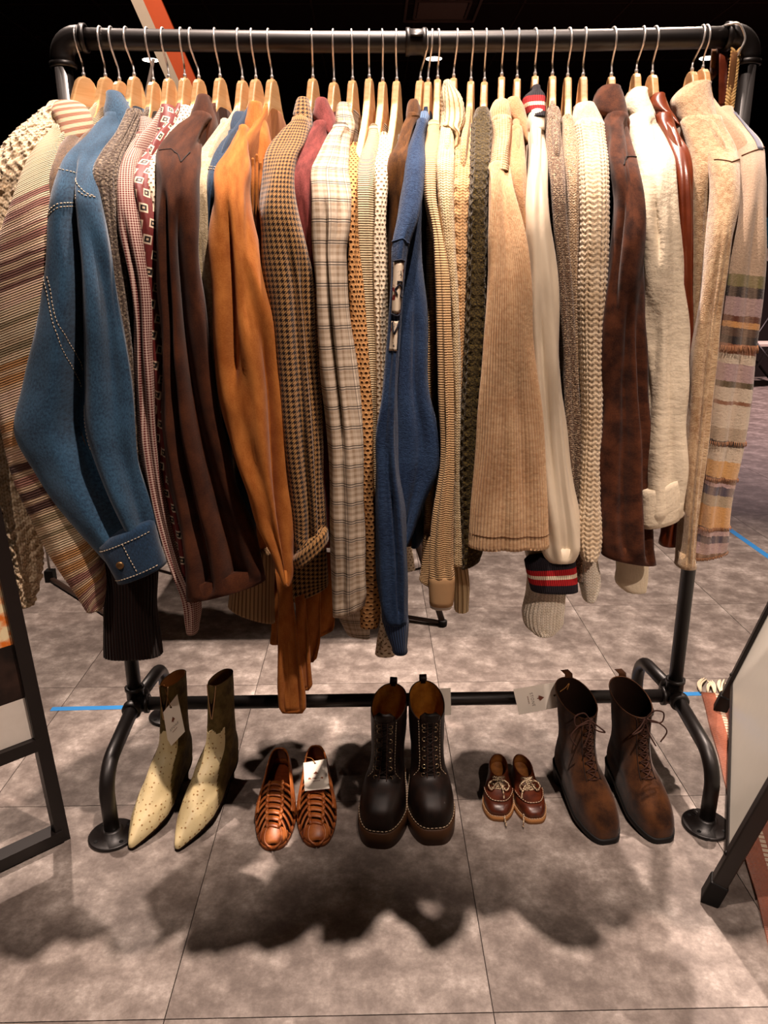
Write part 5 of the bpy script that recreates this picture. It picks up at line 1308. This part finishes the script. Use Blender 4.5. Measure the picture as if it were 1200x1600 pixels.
# --- brown suede lace-up heeled boots
m_sboot = suede('brown_suede_boot', (42, 21, 10), (84, 48, 24), 0.12)
def sb_fn():
    co = objco(); n = noise(co, 26, 4); f = noise(co, 500, 2)
    return mixc(sstep(n * .8 + f * .2, .3, .7), lin((50, 29, 14)), lin((102, 66, 36))), f + n
m_sboot = mat('brown_suede_napped', sb_fn, 0.9, 0.12, 0.12, bump=0.3, dist=0.001)
def suede_boot(heel, toe, label, lean, curl):
    fr = Frame(heel, toe); L = fr.L
    t = empty('suede_boot', fr.o, label, 'boot', 'brown suede lace-up boots')
    base = (.050, .014, .004, L - .004, .049, .52, 0)
    sole(t, fr, base, (.042, .001), (.052, .014), m_black, .003, 'sole')
    hh = [(z, z, .002, .068 + (.05 - z) * .1, .032 + (.004 if z > .03 else 0), .6, .6) for z in (0.0, .02, .048)]
    G = shoe_grid(hh, FOOT, 6, 28); v, f = gridmesh(G, (True, True)); part('block_heel', fr(v), f, m_black, t)
    rings = [base, (.068, .038, .001, L - .004, .049, .52, 0), (.084, .062, .001, L - .018, .046, .56, 0), (.100, .084, .003, L - .055, .042, .66, .2), (.122, .108, .006, L - .098, .036, .8, .5), (.152, .146, .008, .150, .035, .9, .8),
             (.192, .190, .004, .140, .038, 1, 1), (.228, .226, .000, .136, .041, 1, 1), (.262, .232, -.010, .132, .044, .9, 1)]
    G = shoe_grid(rings, FOOT, 54)
    G[..., 0] += lean * np.clip((G[..., 2] - 0.12) / 0.12, 0, 1)
    shell(t, fr, G, m_sboot, m_lining_dk, .62)
    for sg in (-1, 1):
        pts = np.array([on(G, q, math.pi + sg * .42) + np.array([0, .001, .0006]) for q in np.linspace(.40, 1, 20)]); v, f = tube(fr(pts), .0009, 5); part('facing_edge', v, f, m_lace_dk, t)
    lacing(t, fr, G, [.42, .48, .54, .60, .66, .72, .78, .84, .90, .96], math.pi, plain('suede_lace', (70, 38, 20), 0.9), .0015, True, .0028, .26, m_eye=plain('dark_eyelet', (70, 50, 36), .4, .4, .6))
    q = on(G, .97, math.pi) + np.array([0, .004, .002]); s = curl; ms = []
    ms.append(tube(fr(smooth_path([q, q + np.array([s * .02, .004, .022]), q + np.array([s * .04, .006, .016]), q + np.array([s * .038, .008, -.006]), q + np.array([s * .008, .006, -.004])], 24)), .0017, 6))
    ms.append(tube(fr(smooth_path([q, q + np.array([-s * .015, .010, -.012]), q + np.array([-s * .034, .012, -.03]), q + np.array([-s * .012, .010, -.022]), q], 24)), .0017, 6))
    ms.append(tube(fr(smooth_path([q, q + np.array([s * .03, .008, -.008]), q + np.array([s * .05, .012, -.03]), q + np.array([s * .036, .014, -.055])], 24)), .0017, 6))
    ms.append(tube(fr(smooth_path([q, q + np.array([s * .006, .012, -.03]), q + np.array([s * .022, .020, -.06])], 18)), .0017, 6))
    v, f = merge(*ms); part('lace_bow', v, f, plain('suede_lace', (70, 38, 20), 0.9), t)
    p = on(G, 1, 0.25); v, f = ribbon(fr(np.array([p + np.array([0, .002, -.012]), p + np.array([0, -.004, .006]), p + np.array([-.01, -.010, .016])])), fr.r, .020, .002); part('pull_tab', v, f, m_sboot, t)
    return t, G, fr
suede_boot((.388, -.035), (.436, -.304), 'brown suede lace-up heeled boot with the tag tied to its top', .0, -1)
suede_boot((.520, -.035), (.557, -.304), 'brown suede lace-up heeled boot nearest the right flange', .0, 1)
ty = -.045
hang_tag([P(868, 1066, ty), P(878, 1104, ty), P(811, 1117, ty), P(802, 1077, ty)], 'white paper tag lettered STONE in front of the lower crossbar', [P(876, 1080, -.045), P(884, 1074, -.045), P(889, 1068, -.045), P(886, 1078, -.045)])

LEXP, LK = 1.0, 1.0
# ------------------------------------------------------------------ belts on a C hook at the right end
bx = P(1160, 60)[0]
h = empty('belt_hook', (bx, 0, 1.60), 'chrome ring hook hung with belts beside the right elbow', 'hook')
a = [P(1140, 38, -.02), P(1152, 36, -.028), P(1162, 50, -.03), P(1164, 62, -.03), P(1158, 76, -.028), P(1151, 88, -.02), P(1138, 92, .0)]
V, Fc = tube(smooth_path([P(1128, 42, .02)] + a, 40), .0021, 8); part('ring', V, Fc, m_chrome, h)
m_straw = leather('natural_straw', (176, 132, 72), (226, 192, 130), .7, .2, 90)
def belt(name, label, top, bot, w, m, y, braid=False):
    pts = smooth_path([P(top[0], top[1], y + .02), P(top[0], top[1] - 3, y), P((top[0] + bot[0]) / 2, (top[1] + bot[1]) / 2, y - .004), P(bot[0], bot[1], y)], 26)
    lo = pts.min(0); c = pts.mean(0)
    b = empty(name, (c[0], c[1], lo[2]), label, 'belt', 'belts on the ring hook')
    if braid:
        for k in range(18):
            p = pts[3] + (pts[-1] - pts[3]) * (k / 17.0)
            for s in (-1, 1):
                q = p + np.array([s * w * .22, -.002, 0]); d = np.array([s * w * .30, -.001, .008])
                v, f = tube(smooth_path([q - d, q + np.array([0, -.0025, 0]), q + d], 7), [.0012, .0026, .0034, .0037, .0034, .0026, .0012], 8); part('plait_strand', v, f, m, b)
        v, f = ribbon(pts, (1, 0, 0), w * .7, .003); part('strap', v, f, plain('braid_core', (110, 72, 36), .9), b)
    else:
        v, f = ribbon(pts, (1, .5, 0), w, .003); part('strap', v, f, m, b)
        v, f = ribbon(pts + np.array([.003, .006, 0]), (1, .4, 0), w * .9, .003); part('strap_return', v, f, m, b)
belt('braided_belt', 'pale braided straw belt hanging on the ring hook', (1148, 85), (1138, 172), .018, m_straw, -.02, True)
belt('leather_belt', 'reddish brown leather belt looped behind the braided belt', (1130, 88), (1129, 165), .024, leather('red_brown_strap', (86, 34, 20), (122, 56, 34)), .0)
belt('dark_braided_belt', 'dark braided belt left of the leather belt', (1116, 82), (1113, 118), .014, leather('dark_strap', (46, 26, 16), (84, 52, 32)), .02, True)

# ------------------------------------------------------------------ A-frame sign, rug, poster stand, tape
m_blk = plain('black_steel', (20, 14, 12), 0.45, 0.45)
m_board = plain('white_board', (206, 202, 190), 0.25, 0.5, var=0.03)
A = np.array([.590, -.462, 0]); B = np.array([.915, .235, 0]); d = (B - A) / np.linalg.norm(B - A); nrm = np.array([d[1], -d[0], 0]); ta = .28
up = np.array([0, 0, 1.0]) + nrm * ta; up /= np.linalg.norm(up); fn = np.cross(up, d); fn /= np.linalg.norm(fn)
if fn[0] > 0: fn = -fn
HS = 1.05
sg = empty('sandwich_board', (A + B) / 2, 'white sandwich board with black tube legs standing at the right edge', 'sign')
def leg(Pt, s_, nm='leg'):
    v, f = beam(Pt + up * .005, Pt + up * HS, .030, .030, up=fn); o = part(nm, v, f, m_blk, sg, smooth=False); bevel(o, .003)
    v, f = beam(Pt, Pt + up * .055, .036, .036, up=fn); o2 = part('foot_cap', v, f, m_black, o, smooth=False); bevel(o2, .004)
    for hgt in (.12, .95):
        v, f = lathe([(.005, 0), (.005, .002), (.003, .004)], Pt + up * hgt + fn * .015, fn, 12); part('bolt', v, f, m_blk, o)
leg(A, -1); leg(B, 1)
bw = np.linalg.norm(B - A)
def board_pt(a, b, h): return A + d * a + up * b + fn * h
lo, hi, b0, b1 = -.004, bw + .004, .10, 1.02
v = [board_pt(a, b, h) for h in (-.004, .004) for a, b in ((lo, b0), (hi, b0), (hi, b1), (lo, b1))]
f = [(0, 1, 2, 3), (7, 6, 5, 4), (0, 4, 5, 1), (1, 5, 6, 2), (2, 6, 7, 3), (3, 7, 4, 0)]
part('panel', v, f, m_board, sg, smooth=False)
for a, b in (((lo, b0), (hi, b0)), ((hi, b0), (hi, b1)), ((hi, b1), (lo, b1)), ((lo, b1), (lo, b0))):
    v, f = beam(board_pt(a[0], a[1], 0), board_pt(b[0], b[1], 0), .012, .014, up=fn); part('edge_trim', v, f, m_blk, sg, smooth=False)
# the rear pair of legs that prop it
for Pt in (A, B):
    q = Pt + nrm * (2 * ta * HS); tp = Pt + up * HS
    v, f = beam(q, tp, .026, .026, up=d); part('rear_leg', v, f, m_blk, sg, smooth=False)

def rug_fn():
    u, v = uvs()
    n = noise(comb(u * 3.0, v), 60, 3); tw = absx(sin(v * 700.0))
    c = mixc(n, lin((138, 76, 54)), lin((178, 108, 80)))
    l1 = (absx(u - 0.045) < 0.006) * (fract(v * 70.0) < 0.72); l2 = (absx(u - 0.075) < 0.004) * (fract(v * 70.0 + 0.4) < 0.6); l3 = (absx(u - 0.12) < 0.008) * (fract(v * 40.0) < 0.7)
    l4 = (absx(fract(u * 5.0) - 0.5) < 0.03) * (u > 0.16)
    c = mixc(maxx(maxx(l1, l2), maxx(l3, l4)), c, lin((222, 202, 176)))
    return c, tw * .6 + n
m_rug = mat('woven_rug', rug_fn, .95, .08, .2, bump=.9, dist=.002)
R0 = F(1095, 1084); R1 = F(1200, 1475); rd = (R1 - R0) / np.linalg.norm(R1 - R0); rs = np.array([-rd[1], rd[0], 0]);
if rs[0] < 0: rs = -rs
RL, RWd = 1.9, 1.15
rug = empty('woven_rug', R0 + rd * RL / 2 + rs * RWd / 2, 'rust brown woven rug with white stitch lines under the sandwich board', 'rug')
n1, n2 = 60, 24; V = []; UV = []
for zz in (0.007, 0.001):
    for i in range(n1):
        for j in range(n2):
            a, b = RL * i / (n1 - 1), RWd * j / (n2 - 1)
            V.append(R0 + rd * a + rs * b + np.array([0, 0, zz + .0012 * math.sin(a * 40 + j) * (zz > .002)]) + rs * .0012 * math.sin(a * 25) * (j == 0)); UV.append((b, a))
m_ = n1 * n2; Fc = [(i * n2 + j, i * n2 + j + 1, (i + 1) * n2 + j + 1, (i + 1) * n2 + j) for i in range(n1 - 1) for j in range(n2 - 1)]
bd = [j for j in range(n2)] + [i * n2 + n2 - 1 for i in range(1, n1)] + [(n1 - 1) * n2 + j for j in range(n2 - 2, -1, -1)] + [i * n2 for i in range(n1 - 2, 0, -1)]
Fc += [tuple(k + m_ for k in q[::-1]) for q in Fc] + [(bd[k], bd[(k + 1) % len(bd)], bd[(k + 1) % len(bd)] + m_, bd[k] + m_) for k in range(len(bd))]
part('pile', V, Fc, m_rug, rug, uv=np.array(UV))
ms = []
for k in range(60):
    b = RWd * k / 59.0; p = R0 + rs * b + np.array([0, 0, .005]); ln = random.uniform(.06, .095); j = rs * random.uniform(-.022, .022)
    for q in range(4):
        o_ = rs * random.uniform(-.006, .006) + np.array([0, 0, random.uniform(0, .006)])
        ms.append(tube(smooth_path([p, p - rd * ln * .4 + o_ + np.array([0, 0, .004]), p - rd * ln + j + o_ * 1.6 - np.array([0, 0, .002])], 7), [.0035, .0034, .0032, .0032, .003, .0026, .0014], 5))
V, Fc = merge(*ms); tag(part('fringe', V, Fc, plain('rug_fringe', (226, 208, 178), .95, .05), rug), kind='stuff')

m_tape = plain('blue_tape', (40, 128, 196), .6, .3, var=.05)
def tape(a, b, w, label):
    a, b = np.array(a), np.array(b); a[2] = b[2] = .0004; v, f = beam(a, b, w, .0006); thing('floor_tape', v, f, m_tape, label, 'tape', 'blue floor tape', smooth=False)
tape(F(80, 1108), F(1096, 1084), .021, 'long strip of blue tape on the floor under the crossbar')
tape(F(1118, 812), F(1215, 880), .03, 'strip of blue tape on the floor right of the blanket coat')

# poster stand at the left edge
P0 = F(97, 1310); q = F(0, 1356); dd = (q - P0); dd[2] = 0; dd /= np.linalg.norm(dd)
top = P(14, 925, -.28); lean = (top - P0); lean /= lean[2]
st_ = empty('poster_stand', P0 + dd * .3, 'black steel poster stand cut off by the left edge', 'stand')
pp = lambda a, z: P0 + dd * a + lean * z
nst = np.cross(dd, lean); nst /= np.linalg.norm(nst)
for a in (0.0, .62):
    v, f = beam(pp(a, .0), pp(a, 1.15), .028, .028, up=nst); part('post', v, f, m_blk, st_, smooth=False)
zm = .262
for z, w in ((.018, .036), (zm, .030), (1.13, .03)):
    v, f = beam(pp(0, z), pp(.62, z), .028, w, up=nst); part('rail', v, f, m_blk, st_, smooth=False)
def poster_fn():
    co = objco(); s = TREE.nodes.new('ShaderNodeSeparateXYZ'); put(s.inputs[0], co); z = X(s.outputs[2])
    n = noise(co, 14, 3); k = noise(co, 30, 4)
    fire = mixc(sstep(k, .4, .62), lin((226, 120, 40)), lin((244, 226, 180)))
    c = mixc(z > .50, mixc(sstep(n, .35, .7), lin((14, 10, 9)), lin((58, 40, 32))), fire)
    return mixc(z < .375, c, mixc(n, lin((206, 196, 184)), lin((238, 232, 222)))), None
v = [pp(a, z) + nst * h for h in (-.003, .003) for a, z in ((.014, zm + .015), (.606, zm + .015), (.606, 1.11), (.014, 1.11))]
o = part('poster', v, [(0, 1, 2, 3), (7, 6, 5, 4), (0, 4, 5, 1), (1, 5, 6, 2), (2, 6, 7, 3), (3, 7, 4, 0)], mat('poster_print', poster_fn, .5, .3), st_, smooth=False)

# ------------------------------------------------------------------ things behind the rack
m_tube = plain('dark_tube', (58, 42, 34), .45, .4)
tb = empty('folding_table', (-.3, 1.15, 0), 'dark folding table with angled tube legs behind the garments', 'table')
TZ = .72
v, f = box((-1.05, .85, TZ), (.22, 1.45, TZ + .03)); part('tabletop', v, f, plain('table_top', (60, 44, 36), .7), tb, smooth=False)
for (fx, fy), (hx, hy) in (((.169, .822), (-.06, 1.1)), ((.169, 1.42), (-.06, 1.2)), ((-1.02, .95), (-.8, 1.1)), ((-1.02, 1.42), (-.8, 1.2))):
    v, f = tube([(fx, fy, .008), (hx, hy, TZ)], .0115, 10); o = part('leg', v, f, m_tube, tb)
    v, f = lathe([(.014, 0), (.015, .004), (.015, .02), (.012, .022)], (fx, fy, 0), sides=12); part('foot_cap', v, f, m_black, o)
v, f = tube([(.169, .822, .012), (.02, .885, .012), (-.05, .9, .012)], .008, 8); part('floor_brace', v, f, m_tube, tb)
# easel whose foot shows left of the striped cardigan
fa = F(80, 908); fb = F(165, 962); ez = empty('easel', fa, 'thin grey easel foot resting on the floor left behind the rack', 'easel')
v, f = tube([fa + np.array([0, 0, .012]), fb + np.array([0, 0, .012]), fb + (fb - fa) * .5 + np.array([0, 0, .012])], .011, 10); part('foot_bar', v, f, m_tube, ez)
v, f = tube([fa + np.array([0, 0, .02]), fa + np.array([-.02, .02, 1.2])], .005, 8); part('upright', v, f, plain('grey_tube', (150, 140, 130), .4, .4), ez)
v, f = box(fa + np.array([-.018, -.018, 0]), fa + np.array([.018, .018, .05])); part('foot_cap', v, f, m_black, ez, smooth=False)

# orange and white slanted beam high at the left, with a grey prop
yb = 5.0
bm = empty('slanted_beam', (-1.55, yb, 0), 'slanted orange and cream painted beam rising behind the left hangers', 'beam')
p0, p1 = P(196, -20, yb), P(290, 190, yb); dirb = (p1 - p0); p0 = p0 + dirb * ((p0[2] - (Z_CEIL - .02)) / -dirb[2]); p1 = p0 + dirb * (p0[2] / -dirb[2]) * 1.0
ux = np.cross(dirb / np.linalg.norm(dirb), (0, 1, 0)); ux /= np.linalg.norm(ux); ux = ux if ux[0] > 0 else -ux
wc, wo = .085, .125
m_or = plain('orange_paint', (222, 92, 40), .6, .3, var=.05); m_cp = plain('cream_paint', (214, 196, 170), .6, .3, var=.05)
v, f = beam(p0 + ux * wc / 2, p1 + ux * wc / 2, wc, .04, up=(0, 1, 0)); part('cream_edge', v, f, m_cp, bm, smooth=False)
v, f = beam(p0 + ux * (wc + wo / 2) + np.array([0, .01, 0]), p1 + ux * (wc + wo / 2) + np.array([0, .01, 0]), wo, .06, up=(0, 1, 0)); part('orange_face', v, f, m_or, bm, smooth=False)
g0, g1 = P(240, 92, yb - .1), P(232, 130, yb - .1); v, f = tube([g0, g0 + (g1 - g0) * (g0[2] / (g0 - g1)[2])], [.012, .03], 10); part('grey_prop', v, f, plain('grey_paint', (150, 136, 126), .5), bm)

# stall far right: table with dark cloth, blue board, cards, lamp; folding chair
ys = 7.7
tw = P(1192, 402, ys); cxs = tw[0]
sl_ = empty('stall_table', (cxs + .6, ys + .35, 0), 'far stall table with white top and black cloth at right edge', 'table')
v, f = box((cxs, ys, tw[2] - .04), (cxs + 1.5, ys + .7, tw[2])); part('tabletop', v, f, plain('white_top', (230, 216, 204), .6), sl_, smooth=False)
v, f = box((cxs + .02, ys + .02, .0), (cxs + 1.48, ys + .68, tw[2] - .04)); part('table_cloth', v, f, plain('black_cloth', (30, 20, 18), .9), sl_, smooth=False)
bb = P(1194, 372, ys + .2); 
bo = empty('display_board', (bb[0] + .3, ys + .25, tw[2]), 'bright blue display board on the far stall table', 'board')
v, f = box((bb[0], ys + .23, tw[2] + .12), (bb[0] + .7, ys + .26, tw[2] + .45)); part('blue_panel', v, f, plain('sky_blue_panel', (70, 170, 206), .6), bo, smooth=False)
v, f = box((bb[0] - .02, ys + .26, tw[2]), (bb[0] + .72, ys + .29, tw[2] + .5)); part('backing', v, f, plain('board_back', (70, 48, 40), .7), bo, smooth=False)
for k, wh in enumerate(('leftmost', 'second', 'third')):
    v, f = box((cxs + .03 + k * .11, ys + .08, tw[2]), (cxs + .10 + k * .11, ys + .09, tw[2] + .10)); thing('stall_card', v, f, m_tag, wh + ' small white card standing on the far stall table', 'card', 'white cards on the far stall', smooth=False)
ch = F(1188, 606); chx, chy = ch[0] - .25, ch[1]
fc = empty('folding_chair', (chx + .4, chy, 0), 'black folding chair with crossed legs before the far stall', 'chair')
for yy in (chy, chy + .42):
    v, f = tube([(chx + .05, yy, .0), (chx + .52, yy, .86)], .014, 8); part('leg', v, f, m_blk, fc)
    v, f = tube([(chx + .60, yy, .0), (chx + .15, yy, .48)], .014, 8); part('leg', v, f, m_blk, fc)
v, f = box((chx + .12, chy - .01, .45), (chx + .5, chy + .43, .475)); part('seat', v, f, plain('pale_seat', (206, 190, 176), .6), fc, smooth=False)
v, f = beam((chx + .46, chy - .01, .76), (chx + .46, chy + .43, .76), .02, .18); part('backrest', v, f, m_blk, fc, smooth=False)
